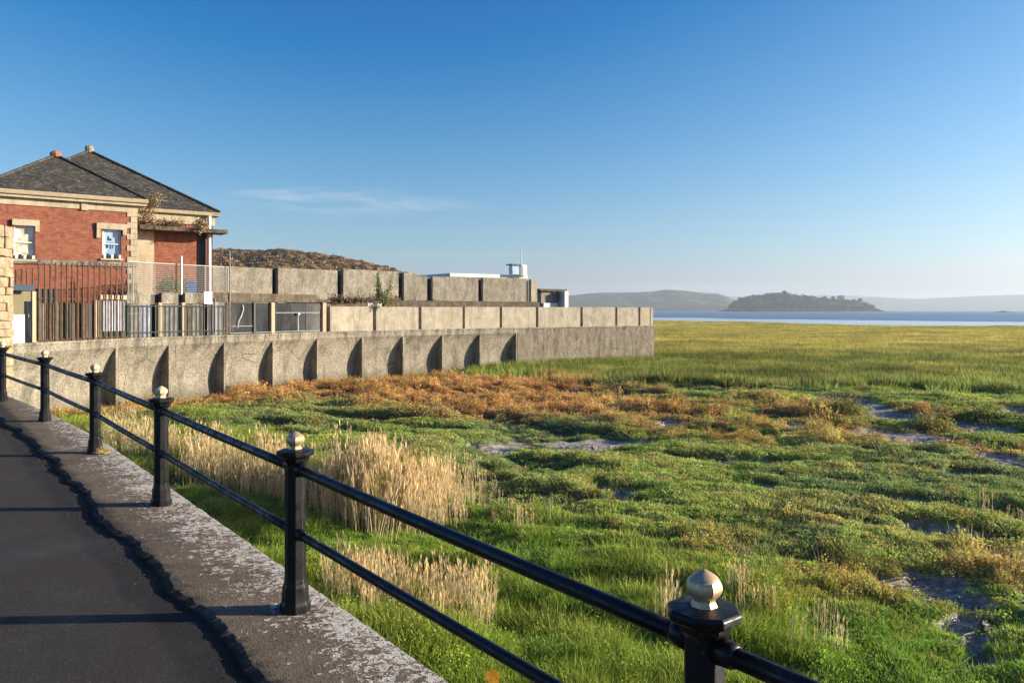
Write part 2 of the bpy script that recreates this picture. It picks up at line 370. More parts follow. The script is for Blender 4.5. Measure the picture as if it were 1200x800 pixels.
def weights(x, y):
    n1 = fbm(x, y, 7, 4, 3); n2 = fbm(x, y, 2.2, 4, 5); n3 = fbm(x, y, .8, 3, 9)
    cen = 38.5 - np.clip(x, -5, 30) * .62 + (n1 - .5) * 9; hw = np.where(x > 8, 6.5, 10.0) + (n2 - .5) * 6
    rust = sstep(1.08, .82, np.abs(y - cen) / np.maximum(hw, 2))
    rust = rust * np.where(x > 2, 1 - sstep(2, 9, x) * (1 - .85 * sstep(.46, .58, n2 * .5 + n3 * .3 + .2 * vnoise(x * .5, y * 1.2, 91))), 1)
    rust = np.maximum(rust, .6 * sstep(.62, .72, n2 * .5 + n3 * .5) * sstep(.5, .6, n1) * sstep(9, 15, y) * sstep(0, 5, x) * sstep(45, 30, y))
    for px, py, rx, ry in ((1010, 695, 1.3, 1.4), (1060, 715, 1.3, .5), (1170, 670, 1.6, 1.2), (840, 645, .7, .9), (890, 700, .7, .7), (1160, 640, 1.6, .9), (1000, 520, 3, 1.5), (935, 610, .8, 1.0)):
        cx, cy = pxw(px, py); rust = np.maximum(rust, .55 * sstep(1.2, .2, ((x + (n3 - .5) - cx) / rx) ** 2 + ((y + (n2 - .5) * 3 - cy) / ry) ** 2))
    far = sstep(44, 56, y + (n1 - .5) * 14 + (n2 - .5) * 8 + np.clip(x, 0, 30) * .35)
    fy = sstep(60, 95, y)
    dark = sstep(.50, .62, n1 * .6 + n2 * .4)
    lush = sstep(19, 12, y + (n1 - .5) * 10 + np.clip(x, 0, 20) * 1.0)
    return dict(rust=rust * (1 - far), far=far, fy=fy, dark=dark, lush=lush, n1=n1, n2=n2, n3=n3, mud=puddle(x, y))
def vegcol(x, y, wt=None):
    w_ = wt or weights(x, y); L = lambda a, b, t: a * (1 - t[:, None]) + b * t[:, None]
    A = lambda *c: np.tile(np.array(c), (len(x), 1))
    c = L(A(.19, .31, .075), A(.34, .42, .13), sstep(.3, .7, w_['n2']))                 # mid marsh herb
    c = L(c, A(.17, .26, .14), sstep(.46, .6, w_['n1']) * .6)
    c = L(c, A(.20, .36, .05), w_['lush'] * .8)
    c = L(c, A(.42, .38, .11), sstep(.52, .64, w_['n3'] * .5 + w_['n1'] * .5) * .38)
    c = L(c, A(.25, .27, .07), w_['far'])
    c = L(c, A(.13, .18, .045), w_['far'] * (1 - w_['fy']) * sstep(.4, .55, w_['n2']))
    c = L(c, A(.39, .37, .115), w_['fy'] * (.62 + .36 * sstep(.35, .6, fbm(x * .5, y, 26, 4, 41))) * (.7 + .3 * w_['n2']))
    c = L(c, L(A(.56, .37, .165), A(.36, .22, .09), sstep(.3, .7, w_['n3'])), w_['rust'] * .95)
    c = c * (1 + w_['far'] * 1.3 * (fbm(x * .7, y, 3.0, 3, 88) - .5))[:, None]
    for cx, cy, ra, rb in BUSHY:
        m = sstep(1.2, .4, ((x + (w_['n3'] - .5) * 1.5 - cx) / ra) ** 2 + ((y + (w_['n2'] - .5) * 3 - cy) / rb) ** 2); c = L(c, A(.13, .175, .05), m * .8)
    return c
BUSHY = [(16.2, 29.5, 2.2, 2.6), (13.2, 31.5, 1.4, 1.8), (18.5, 31, 1.6, 2.0), (6.0, 44, 2.5, 2.0), (11, 46, 3, 2)]
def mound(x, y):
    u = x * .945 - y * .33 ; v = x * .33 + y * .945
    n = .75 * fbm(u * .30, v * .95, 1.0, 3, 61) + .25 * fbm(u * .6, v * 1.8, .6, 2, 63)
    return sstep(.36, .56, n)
def hgt(x, y, wt=None):
    w_ = wt or weights(x, y)
    z = (w_['n1'] - .5) * .35 + (w_['n2'] - .5) * .30 + (w_['n3'] - .5) * .18 + .06
    z = z + (mound(x, y) - .6) * .23 * (1 - sstep(44, 56, y))
    near = sstep(50, 90, y); z = z * (1 - .6 * near)
    z = z * (1 - w_['mud']) + (-.13 + .10 * (w_['n3'] - .5)) * w_['mud']
    sd_ = (x - EDGE_P[0]) * EDGE_N[0] + (y - EDGE_P[1]) * EDGE_N[1] + (w_['n1'] - .5) * 12 + (fbm(x, y, 40, 3, 99) - .5) * 60
    out_ = sstep(-3, 5, sd_)
    return z * (1 - out_) - 1.0 * out_, sd_
def rail_side(x, y): return (x - A0[0]) * RN[0] + (y - A0[1]) * RN[1]   # > 0: marsh side of the railing
wall_poly = np.array([W.off(q, -.3) for q in np.linspace(0, W.len, 60)])
def inland(x, y):     # behind the lido wall
    xw = np.interp(y, wall_poly[:, 1], wall_poly[:, 0]); inside = (x < xw) & (y < wall_poly[-1, 1])
    return inside | ((y >= wall_poly[-1, 1]) & (x < wall_poly[-1, 0] - .1 - (y - wall_poly[-1, 1]) * .1) & (y < 110))

# ground sheet
def ground_material():
    m = mat('marsh_ground', (.1, .1, .05), .95, spec=.2); b = NB(m)
    a = b.n('ShaderNodeAttribute'); a.attribute_name = 'tint'; mud = b.n('ShaderNodeAttribute'); mud.attribute_name = 'mud'
    n = b.noise(7, 6, .7); c = b.mix(b.math('MULTIPLY', b.ramp(n, [(.4, 0), (.65, 1)]), .55), a.outputs['Color'], (.05, .045, .025))
    mc = b.mix(b.ramp(b.noise(5, 6, .75, off=3), [(.45, 0), (.62, 1)]), (.22, .195, .16), (.56, .51, .44))
    c = b.mix(b.ramp(mud.outputs['Fac'], [(.35, 0), (.6, 1)]), c, mc); b.color(c)
    b.L(b.math('SUBTRACT', .95, b.math('MULTIPLY', b.math('MULTIPLY', mud.outputs['Fac'], b.ramp(b.noise(2.5, 4, .6, off=8), [(.38, 0), (.5, 1)])), .78)), b.p.inputs['Roughness'])
    b.bump(b.math('ADD', b.noise(20, 5, .75), b.noise(4, 4, .7)), .8, .06); return m
NA, NR = 520, 620
ang = np.linspace(math.radians(-52), math.radians(52), NA); rad = 5.0 * (460 / 5.0) ** np.linspace(0, 1, NR)
AA, RR = np.meshgrid(ang, rad); GX = (RR * np.sin(AA)).ravel(); GY = (RR * np.cos(AA)).ravel()
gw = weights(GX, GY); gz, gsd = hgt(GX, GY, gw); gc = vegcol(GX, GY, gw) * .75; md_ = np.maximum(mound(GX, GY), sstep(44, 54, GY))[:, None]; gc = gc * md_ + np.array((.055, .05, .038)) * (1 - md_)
i = np.arange(NA - 1)[None, :] + (np.arange(NR - 1) * NA)[:, None]; Q = np.stack([i, i + 1, i + 1 + NA, i + NA], -1).reshape(-1, 4)[:, ::-1]
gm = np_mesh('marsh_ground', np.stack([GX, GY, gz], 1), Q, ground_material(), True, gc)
at = gm.attributes.new('mud', 'FLOAT', 'POINT'); at.data.foreach_set('value', gw['mud'].astype(np.float32))
tag(link(bpy.data.objects.new('marsh_ground', gm)), 'undulating green, rust and olive salt marsh below the railing', kind='structure')

# water, tidal flat, sea bed
def water_mat():
    m = mat('estuary_water', (.05, .10, .17), .3, spec=.35); b = NB(m)
    n = b.noise(.25, 4, .6, (1, 2.2, 1)); b.bump(n, 1.0, .8)
    b.color(b.mix(b.ramp(b.noise(.004, 3, .5, (1, 6, 1)), [(.4, 0), (.6, 1)]), (.07, .11, .17), (.11, .16, .23))); return m
MBX = MB(); MBX.add([(-7000, -1500, -.35), (7000, -1500, -.35), (7000, 7000, -.35), (-7000, 7000, -.35)], [(0, 1, 2, 3)])
MBX.build('water', water_mat(), label='calm blue estuary water beyond the marsh', kind='structure')
fm = mat('wet_sand', (.40, .42, .42), .18, spec=.7); b_ = NB(fm); b_.bump(b_.noise(.8, 4, .6, (1, 3, 1)), .15, .1)
b_.color(b_.mix(b_.ramp(b_.noise(.03, 4, .6, (1, 5, 1)), [(.4, 0), (.65, 1)]), (.55, .56, .55), (.36, .38, .39)))
fl = MB(); N = 60
for k in range(N + 1):
    t = k / N; p = EDGE_P + EDGE_D * (-160 + 420 * t); wv = float(vnoise(np.array([t * 9]), np.array([0.]), 4)[0])
    p1 = p - EDGE_N * 25; p2 = p + EDGE_N * (95 + 45 * wv)
    fl.v += [(p1[0], p1[1], -.30), (p2[0], p2[1], -.34)]
for k in range(N): fl.f.append((2*k, 2*k+1, 2*k+3, 2*k+2))
fl.build('tidal_flat', fm, label='pale wet sand along the marsh edge', kind='structure')
bed = MB(); bed.add([(-7000, -1500, -1.2), (7000, -1500, -1.2), (7000, 7000, -1.2), (-7000, 7000, -1.2)], [(0, 1, 2, 3)])
bed.build('sea_bed', mat('silt', (.15, .14, .11), .9), label='silt below the water', kind='structure')

# ------------------------------------------------------------------ far land
def hill_mat(name, c0, c1, c2, s):
    m = mat(name, c0, .95, spec=.1); b = NB(m)
    c = b.mix(b.ramp(b.noise(s, 6, .65), [(.38, 0), (.62, 1)]), c0, c1)
    c = b.mix(b.ramp(b.noise(s * 3.1, 5, .6, off=30), [(.55, 0), (.66, 1)]), c, c2); b.color(c)
    b.bump(b.noise(s * 8, 5, .7), .8, .3 / s * .1); return m
def ridge(name, prof, dist, depth, material, rough_=.08, nu=260, nv=40, seed=1, label='', base=-.6, ns=.05):
    px = np.array([p[0] for p in prof], float); hh = np.array([(HZ - p[1]) * dist / F + E for p in prof])
    u = np.linspace(px[0], px[-1], nu); X0 = (u - 600) / F * dist; top = np.interp(u, px, hh)
    v = np.linspace(-1, 1, nv); V = []
    for vv in v:
        y = dist + vv * depth; env = np.clip(1 - abs(vv), 0, 1) ** .62
        nz = fbm(X0, np.full_like(X0, y), depth * ns * 6 + 2, 5, seed)
        z = base + (top - base) * env * (1 + rough_ * 2 * (nz - .5)); V.append(np.stack([X0 * (y / dist) ** .0, np.full_like(X0, y), z], 1))
    V = np.concatenate(V); i = np.arange(nu - 1)[None, :] + (np.arange(nv - 1) * nu)[:, None]
    Q = np.stack([i, i + 1, i + 1 + nu, i + nu], -1).reshape(-1, 4)
    me = np_mesh(name, V, Q, material, True)
    return tag(link(bpy.data.objects.new(name, me)), label, kind='structure'), (u, X0, top)
near_prof = [(225, 294), (250, 293), (300, 295), (330, 293), (350, 296), (380, 299), (400, 303), (420, 307), (440, 311), (458, 315), (470, 320), (490, 326), (520, 345), (560, 366)]
hill_o, hill_s = ridge('hillside', near_prof, 330, 60, hill_mat('hill_scrub', (.12, .09, .055), (.08, .07, .04), (.22, .17, .11), .12), .10, 260, 40, 5, 'brown scrubby hill rising behind the concrete wall')
ridge('headland', [(560, 352), (665, 346), (690, 344), (720, 343), (760, 341), (790, 340), (815, 341), (840, 343), (855, 348), (870, 355), (885, 362), (900, 366)], 2900, 260,
      hill_mat('headland_fields', (.10, .10, .06), (.07, .075, .05), (.24, .20, .13), .008), .10, 260, 40, 8, 'low hazy headland across the water behind the wooded island')
isl_o, isl_s = ridge('island', [(848, 364.6), (856, 360), (864, 355), (872, 351.5), (880, 348.5), (892, 348), (905, 346), (918, 345), (930, 348), (945, 349), (958, 352), (975, 353), (990, 354), (1000, 354.5), (1010, 356), (1018, 358), (1022, 361), (1025, 363.6), (1038, 365.0)], 2000, 70,
      hill_mat('island_ground', (.04, .045, .03), (.03, .034, .024), (.16, .13, .085), .02), .12, 200, 30, 12, 'low wooded island standing in the estuary')
ridge('far_fells', [(800, 360), (900, 352), (960, 350), (1020, 349), (1080, 350), (1130, 347), (1180, 345), (1230, 344), (1300, 343), (1400, 347), (1500, 350)], 5600, 500,
      hill_mat('fell_grass', (.13, .12, .09), (.09, .09, .07), (.17, .15, .11), .003), .06, 240, 30, 21, 'faint pale fells far across the bay')
ridge('distant_hills', [(640, 352), (760, 350), (860, 347), (930, 345), (1000, 346), (1060, 349), (1140, 353), (1200, 356)], 6300, 300,
      hill_mat('far_grass', (.12, .12, .1), (.09, .09, .08), (.15, .14, .12), .003), .06, 200, 24, 23, 'faintest hills seen through the haze over the island')

# ------------------------------------------------------------------ plants (stuff): clumps scattered by geometry nodes inside one object
def leaf_mat(name, rough=.7):
    m = mat(name, (.1, .15, .04), rough, spec=.25); b = NB(m)
    a = b.n('ShaderNodeAttribute'); a.attribute_type = 'INSTANCER'; a.attribute_name = 'tint'
    k = b.n('ShaderNodeAttribute'); k.attribute_name = 'shade'
    rnd = b.n('ShaderNodeObjectInfo')
    c = b.mix(k.outputs['Fac'], a.outputs['Color'], b.mix(1.0, a.outputs['Color'], (1.5, 1.25, .85), 'MULTIPLY')); b.color(c)
    b.p.inputs['Subsurface Weight'].default_value = 0
    tr = b.n('ShaderNodeBsdfTranslucent'); b.L(c, tr.inputs['Color']); mxs = b.n('ShaderNodeMixShader'); mxs.inputs[0].default_value = .35
    b.L(b.p.outputs[0], mxs.inputs[1]); b.L(tr.outputs[0], mxs.inputs[2]); b.L(mxs.outputs[0], b.t.nodes['Material Output'].inputs['Surface']); return m
class Clumps:
    """one mesh: a few model clumps (faces with clump index) + loose points that carry them"""
    def __init__(s): s.v = []; s.f = []; s.cl = []; s.sh = []
    def blade(s, cl, base, top, w_, bend, sh):
        b = Vector(base); t = Vector(top); d = t - b; side = Vector((d.y, -d.x, 0)) if abs(d.x) + abs(d.y) > 1e-4 else Vector((1, 0, 0))
        side = (side.normalized() if side.length > 1e-5 else Vector((1, 0, 0))); a = random.uniform(0, math.pi * 2); side = (side + Vector((math.cos(a), math.sin(a), 0)) * .8).normalized() * w_ / 2
        mid = b.lerp(t, .55) + Vector((0, 0, bend)); n = len(s.v)
        s.v += [tuple(b - side), tuple(b + side), tuple(mid + side * .8), tuple(mid - side * .8), tuple(t)]
        s.f += [(n, n + 1, n + 2, n + 3), (n + 3, n + 2, n + 4)]; s.cl += [cl] * 2; s.sh += [sh] * 5
    def leaf(s, cl, p, r, sh):
        p = Vector(p); a = Vector([random.gauss(0, 1) for _ in range(3)]).normalized(); b = a.cross(Vector([random.gauss(0, 1) for _ in range(3)])).normalized(); n = len(s.v)
        s.v += [tuple(p + a * r), tuple(p + b * r * .55), tuple(p - a * r * .9), tuple(p - b * r * .55)]; s.f.append((n, n + 1, n + 2, n + 3)); s.cl.append(cl); s.sh += [sh] * 4
def scatter(name, cl, P, S, R, K, TINT, material, label, kind='stuff'):
    nv = len(cl.v); V = np.concatenate([np.array(cl.v), P]); me = bpy.data.meshes.new(name)
    me.from_pydata([tuple(x) for x in cl.v], [], cl.f); me.vertices.add(len(P))
    co = np.zeros((nv + len(P), 3), np.float32); co[:] = V; me.vertices.foreach_set('co', co.ravel())
    def att(n_, typ, dom, arr, key='value'):
        a = me.attributes.new(n_, typ, dom); a.data.foreach_set(key, np.ascontiguousarray(arr).ravel())
    N = nv + len(P)
    pt = np.zeros(N, bool); pt[nv:] = True; att('is_point', 'BOOLEAN', 'POINT', pt)
    att('clump', 'INT', 'FACE', np.array(cl.cl, np.int32))
    sh = np.zeros(N, np.float32); sh[:nv] = cl.sh; att('shade', 'FLOAT', 'POINT', sh)
    k = np.zeros(N, np.int32); k[nv:] = K; att('pick', 'INT', 'POINT', k)
    sc3 = np.ones((N, 3), np.float32); sc3[nv:] = S; att('size', 'FLOAT_VECTOR', 'POINT', sc3, 'vector')
    ro = np.zeros((N, 3), np.float32); ro[nv:] = R; att('turn', 'FLOAT_VECTOR', 'POINT', ro, 'vector')
    ti = np.ones((N, 4), np.float32); ti[nv:, :3] = TINT; att('tint', 'FLOAT_COLOR', 'POINT', ti, 'color')
    me.update(); me.materials.append(material)
    o = tag(link(bpy.data.objects.new(name, me)), label, kind=kind)
    g = bpy.data.node_groups.new(name + '_scatter', 'GeometryNodeTree')
    g.interface.new_socket('Geometry', in_out='INPUT', socket_type='NodeSocketGeometry'); g.interface.new_socket('Geometry', in_out='OUTPUT', socket_type='NodeSocketGeometry')
    N_ = g.nodes.new; Lk = g.links.new; gi = N_('NodeGroupInput'); go = N_('NodeGroupOutput')
    def named(nm, typ):
        x = N_('GeometryNodeInputNamedAttribute'); x.data_type = typ; x.inputs['Name'].default_value = nm; return x.outputs[0]
    sp = N_('GeometryNodeSeparateGeometry'); sp.domain = 'POINT'; Lk(gi.outputs[0], sp.inputs['Geometry']); Lk(named('is_point', 'BOOLEAN'), sp.inputs['Selection'])
    si = N_('GeometryNodeSplitToInstances'); si.domain = 'FACE'; Lk(sp.outputs['Inverted'], si.inputs['Geometry']); Lk(named('clump', 'INT'), si.inputs['Group ID'])
    m2p = N_('GeometryNodeMeshToPoints'); Lk(sp.outputs['Selection'], m2p.inputs['Mesh'])
    ip = N_('GeometryNodeInstanceOnPoints'); Lk(m2p.outputs[0], ip.inputs['Points']); Lk(si.outputs[0], ip.inputs['Instance']); ip.inputs['Pick Instance'].default_value = True
    Lk(named('pick', 'INT'), ip.inputs['Instance Index']); Lk(named('size', 'FLOAT_VECTOR'), ip.inputs['Scale'])
    er = N_('FunctionNodeEulerToRotation'); Lk(named('turn', 'FLOAT_VECTOR'), er.inputs[0]); Lk(er.outputs[0], ip.inputs['Rotation'])
    Lk(ip.outputs[0], go.inputs[0]); md = o.modifiers.new('scatter', 'NODES'); md.node_group = g
    return o
LM = leaf_mat('marsh_leaves')
def grass_clump(cl, idx, n, r, h0, h1, w_, lean=.5):
    for _ in range(n):
        a = random.uniform(0, 6.283); q = r * math.sqrt(random.random()); h = random.uniform(h0, h1); b = (q * math.cos(a), q * math.sin(a), -.03)
        a2 = a + random.uniform(-.8, .8); l = h * random.uniform(.1, lean)
        cl.blade(idx, b, (b[0] + l * math.cos(a2), b[1] + l * math.sin(a2), h), w_, h * .06, random.random())
def herb_clump(cl, idx, n, r, h, s_):
    for _ in range(n):
        a = random.uniform(0, 6.283); q = random.random() ** .5; zz = h * math.sqrt(max(0, 1 - q * q)) * random.uniform(.55, 1.05)
        cl.leaf(idx, (r * q * math.cos(a), r * q * math.sin(a), zz), s_ * random.uniform(.6, 1.3), random.random())
def polar(n, r0, r1, power, a0=-37, a1=37):
    u = RNG.random(n); a = np.radians(RNG.uniform(a0, a1, n))
    if abs(power - 1) < 1e-6: r = r0 * (r1 / r0) ** u
    else: k = 2 - power; r = (r0 ** k + u * (r1 ** k - r0 ** k)) ** (1 / k) if abs(k) > 1e-6 else r0 * (r1 / r0) ** u
    return r * np.sin(a), r * np.cos(a), r
def pick_ok(x, y): return (rail_side(x, y) > .45) & ~inland(x, y)

# 1 low marsh herbs and turf, 9-75 m
cl = Clumps()
for k in range(3): herb_clump(cl, k, 80, .22, .10, .024)
for k in range(3, 6): grass_clump(cl, k, 34, .17, .05, .17, .011, 1.1)
for k in range(6, 8): herb_clump(cl, k, 55, .17, .28, .028); grass_clump(cl, k, 6, .1, .2, .4, .01, .4)
x, y, r = polar(165000, 7.5, 80, 1.35)
ok = pick_ok(x, y); x, y, r = x[ok], y[ok], r[ok]; wt = weights(x, y); keep = (RNG.random(len(x)) > np.clip(wt['mud'] * 1.5, 0, .985)) & (RNG.random(len(x)) < .18 + .82 * np.maximum(mound(x, y), sstep(44, 54, y))); x, y, r = x[keep], y[keep], r[keep]
wt = weights(x, y); z, sd_ = hgt(x, y, wt); n = len(x)
K = np.where(RNG.random(n) < np.clip(.34 + wt['lush'] * .35 + wt['far'] * .75, 0, .92), RNG.integers(3, 6, n), RNG.integers(0, 3, n)); K = np.where((wt['rust'] > .5), np.where(RNG.random(n) < .25, RNG.integers(6, 8, n), RNG.integers(0, 3, n)), K)
s0 = (.5 + r / 50) * RNG.uniform(.6, 1.4, n) * (.75 + .5 * wt['n2']); S = np.stack([s0, s0, s0 * RNG.uniform(.7, 1.3, n) / (1 + r / 120)], 1)
jx = RNG.normal(0, 1, (2, n)) * .35
for cx, cy, ra, rb in BUSHY:
    m = sstep(1.2, .3, ((x - cx) / ra) ** 2 + ((y - cy) / rb) ** 2); S = S * (1 + .45 * m[:, None])
tint = vegcol(x + jx[0], y + jx[1]) * RNG.uniform(.6, 1.4, n)[:, None] * (1 + RNG.normal(0, .08, (n, 3)))
odd = RNG.random(n) < .035; tint[odd] = np.array((.40, .30, .11)) * RNG.uniform(.7, 1.2, odd.sum())[:, None]
scatter('marsh_plants', cl, np.stack([x, y, z - .02], 1), S, np.stack([np.zeros(n), np.zeros(n), RNG.uniform(0, 6.28, n)], 1), K, tint, LM, 'low green and rust coloured marsh plants covering the ground')

# 2 tall far grass
cl = Clumps()
for k in range(4): grass_clump(cl, k, 30, .35, .35, .75, .03, .45)
x, y, r = polar(90000, 44, 330, 1.55, -3, 37); ok = pick_ok(x, y); x, y, r = x[ok], y[ok], r[ok]; wt = weights(x, y); z, sd_ = hgt(x, y, wt)
ok = (sd_ < -2) & (RNG.random(len(x)) < wt['far'] * (1 - wt['mud'])); x, y, r, z = x[ok], y[ok], r[ok], z[ok]; wt = weights(x, y); n = len(x)
s0 = (.55 + r / 110) * RNG.uniform(.7, 1.3, n); S = np.stack([s0 * 1.1, s0 * 1.1, RNG.uniform(.6, 1.1, n) * (1 - .25 * sstep(70, 200, r))], 1)
tint = vegcol(x, y, wt) * RNG.uniform(.7, 1.3, n)[:, None]
scatter('cord_grass', cl, np.stack([x, y, z], 1), S, np.stack([np.zeros(n), np.zeros(n), RNG.uniform(0, 6.28, n)], 1), RNG.integers(0, 4, n), tint, LM, 'olive and yellow grass reaching out to the water')

# 3 reeds and dry grass
cl = Clumps()
for k in range(4):
    for _ in range(7):
        a = random.uniform(0, 6.283); q = .22 * math.sqrt(random.random()); h = random.uniform(.75, 1.05); bx, by = q * math.cos(a), q * math.sin(a); l = random.uniform(-.06, .06), random.uniform(-.05, .05)
        cl.blade(k, (bx, by, 0), (bx + l[0], by + l[1], h), .011, 0, random.uniform(.2, .6))
        for _ in range(3):
            hh = random.uniform(.2, .8) * h; a2 = random.uniform(0, 6.283); cl.blade(k, (bx + l[0] * .5, by + l[1] * .5, hh), (bx + .05 * math.cos(a2), by + .05 * math.sin(a2), hh + random.uniform(.15, .3)), .008, .02, random.random())
        for _ in range(4):
            a2 = random.uniform(0, 6.283); cl.blade(k, (bx + l[0] * .9, by + l[1] * .9, h - .12), (bx + l[0] + .022 * math.cos(a2), by + l[1] + .022 * math.sin(a2), h + random.uniform(-.03, .07)), .016, 0, random.uniform(.3, .9))
rx, ry, rh, rt = [], [], [], []
def reed_patch(px, py, rx_, ry_, n, h0, h1, dens_noise=.0, jt=0):
    cx, cy = pxw(px, py)
    for _ in range(n):
        a = random.uniform(0, 6.283); q = math.sqrt(random.random()); x_, y_ = cx + rx_ * q * math.cos(a), cy + ry_ * q * math.sin(a)
        rx.append(x_); ry.append(y_); rh.append(random.uniform(h0, h1) * (1 - .25 * q)); rt.append(random.random())
# main stand (tallest at left of centre, dropping to the right)
for _ in range(620):
    t = min(1.15, max(-.1, random.gauss(.46, .27))); px = 372 + 180 * t + random.gauss(0, 7); base = 580 + 18 * math.sin(max(0, t) * 2.6) + random.gauss(0, 15); cx, cy = pxw(px, base)
    tall = .90 * (1.66 - 1.35 * max(0, t - .33) - 2.2 * max(0, .33 - t)) ; rx.append(cx); ry.append(cy); rh.append(max(.3, tall) * random.uniform(.55, 1.08)); rt.append(random.random())
for _ in range(340):   # strip along the promenade, further off
    t = random.random(); px = 120 + 230 * t; base = 520 + 62 * t + random.uniform(-16, 18); cx, cy = pxw(px, base)
    rx.append(cx); ry.append(cy); rh.append(random.uniform(.5, 1.15) * (.75 + .35 * math.sin(t * 9) ** 2)); rt.append(random.random())
for _ in range(210):   # dry grass close to the kerb
    t = random.random(); px = 385 + 190 * t; base = 690 + 40 * t + random.gauss(0, 18); cx, cy = pxw(px, base)
    rx.append(cx); ry.append(cy); rh.append(random.uniform(.3, .75)); rt.append(random.random())
reed_patch(790, 735, .25, .2, 4, .8, .95); reed_patch(880, 740, .3, .4, 6, .4, .7); reed_patch(960, 770, .3, .3, 4, .6, .8); reed_patch(870, 720, .3, .3, 4, .5, .8); reed_patch(620, 620, .8, .6, 14, .3, .6); reed_patch(1165, 610, .8, 1.5, 10, .3, .6)
x = np.array(rx); y = np.array(ry); n = len(x); hh = np.array(rh); ok = rail_side(x, y) > .4; x, y, hh, rt = x[ok], y[ok], hh[ok], np.array(rt)[ok]; n = len(x); z, _ = hgt(x, y)
tint = np.array((.56, .50, .36))[None] * (.7 + .6 * rt[:, None]) ; gr = RNG.random(n) < .16; tint[gr] = np.array((.20, .22, .06)) * RNG.uniform(.7, 1.2, gr.sum())[:, None]
scatter('reeds', cl, np.stack([x, y, z - .05], 1), np.stack([hh * .95, hh * .95, hh], 1), np.stack([RNG.normal(0, .09, n), RNG.normal(0, .09, n), RNG.uniform(0, 6.28, n)], 1), RNG.integers(0, 4, n), tint, LM, 'dry straw coloured reeds standing in the green grass beyond the railing')

# 4 brighter bushy grass right under the promenade
cl = Clumps()
for k in range(3): grass_clump(cl, k, 40, .20, .07, .30, .011, 1.0)
for k in range(3, 5): herb_clump(cl, k, 130, .24, .36, .016)
x, y, r = polar(26000, 7.0, 34, 1.5, -37, 20); ok = pick_ok(x, y) & (rail_side(x, y) < 6.0 + 3 * RNG.random(len(x))); x, y, r = x[ok], y[ok], r[ok]
wt = weights(x, y); ok = RNG.random(len(x)) > wt['mud']; x, y, r = x[ok], y[ok], r[ok]; wt = weights(x, y); z, _ = hgt(x, y, wt); n = len(x)
tint = (np.array((.18, .33, .04))[None] * (1 - wt['n3'][:, None] * .6) + np.array((.30, .30, .08))[None] * wt['n3'][:, None] * .6) * RNG.uniform(.6, 1.35, n)[:, None]
K = np.where(RNG.random(n) < .93, RNG.integers(0, 3, n), RNG.integers(3, 5, n)); s0 = RNG.uniform(.5, 1.1, n) * (.14 + .95 * sstep(.2, .8, wt['n2'] * .5 + wt['n3'] * .5)) * (1 + r / 60)
scatter('meadow_grass', cl, np.stack([x, y, z - .03], 1), np.stack([s0, s0, s0], 1), np.stack([np.zeros(n), np.zeros(n), RNG.uniform(0, 6.28, n)], 1), K, tint, LM, 'fresh green grass growing below the promenade wall')

# 5 hillside scrub and island wood
def crown_clump(cl, idx, n, r, h, s_):
    for _ in range(n):
        d = Vector([random.gauss(0, 1) for _ in range(3)]).normalized() * random.uniform(.65, 1.0); cl.leaf(idx, (d.x * r, d.y * r, h * .5 + d.z * h * .5), s_ * random.uniform(.6, 1.3), random.random())
cl = Clumps()
for k in range(3): crown_clump(cl, k, 150, 1.5, 2.4, .42)
u, X0, top = hill_s; n = 3600; t = RNG.random(n) * (len(u) - 1); Xh = np.interp(t, np.arange(len(u)), X0); Th = np.interp(t, np.arange(len(u)), top); v = RNG.uniform(-.55, .1, n)
zz = -.6 + (Th + .6) * np.clip(1 - np.abs(v), 0, 1) ** .62 - 1.2
brown = np.array([(.27, .19, .11), (.17, .145, .08), (.36, .27, .17), (.12, .10, .075)])[RNG.integers(0, 4, n)] * RNG.uniform(.7, 1.3, n)[:, None]; s0 = RNG.uniform(.5, 1.15, n)
scatter('hillside_scrub', cl, np.stack([Xh, 330 + v * 60, zz], 1), np.stack([s0, s0, s0 * .9], 1), np.stack([np.zeros(n), np.zeros(n), RNG.uniform(0, 6.28, n)], 1), RNG.integers(0, 3, n), brown, LM, 'brown scrub and small trees on the hill')
cl = Clumps()
for k in range(3): crown_clump(cl, k, 170, 5.5, 9, 1.3)
u, X0, top = isl_s; n = 900; t = RNG.random(n) * (len(u) * .88 - 1); Xh = np.interp(t, np.arange(len(u)), X0); Th = np.interp(t, np.arange(len(u)), top); v = RNG.uniform(-.85, .3, n)
zz = -.6 + (Th + .6) * np.clip(1 - np.abs(v), 0, 1) ** .62 - 3; s0 = RNG.uniform(.4, 1.5, n) * np.clip(Th / 18, .25, 1)
dk = np.array([(.03, .04, .025), (.045, .05, .03), (.12, .09, .05)])[RNG.integers(0, 3, n)] * RNG.uniform(.7, 1.3, n)[:, None]
scatter('island_wood', cl, np.stack([Xh, 2000 + v * 70, zz], 1), np.stack([s0, s0, s0 * .9], 1), np.stack([np.zeros(n), np.zeros(n), RNG.uniform(0, 6.28, n)], 1), RNG.integers(0, 3, n), dk, LM, 'dark woodland covering the island')
wood_m = mat('bark', (.08, .06, .045), .9)
def crown_mesh(cx, cy, cz, r, h, n, ls):
    mb = MB()
    for _ in range(n):
        d = Vector([random.gauss(0, 1) for _ in range(3)]).normalized() * random.uniform(.5, 1.0); p = Vector((cx + d.x * r, cy + d.y * r, cz + d.z * h * .5)); a = Vector([random.gauss(0, 1) for _ in range(3)]).normalized(); b = a.cross(Vector([random.gauss(0, 1) for _ in range(3)])).normalized(); s_ = ls * random.uniform(.6, 1.3)
        mb.add([p + a * s_, p + b * s_ * .6, p - a * s_, p - b * s_ * .6], [(0, 1, 2, 3)])
    return mb
crown_m = mat('pine_foliage', (.045, .055, .03), .9)
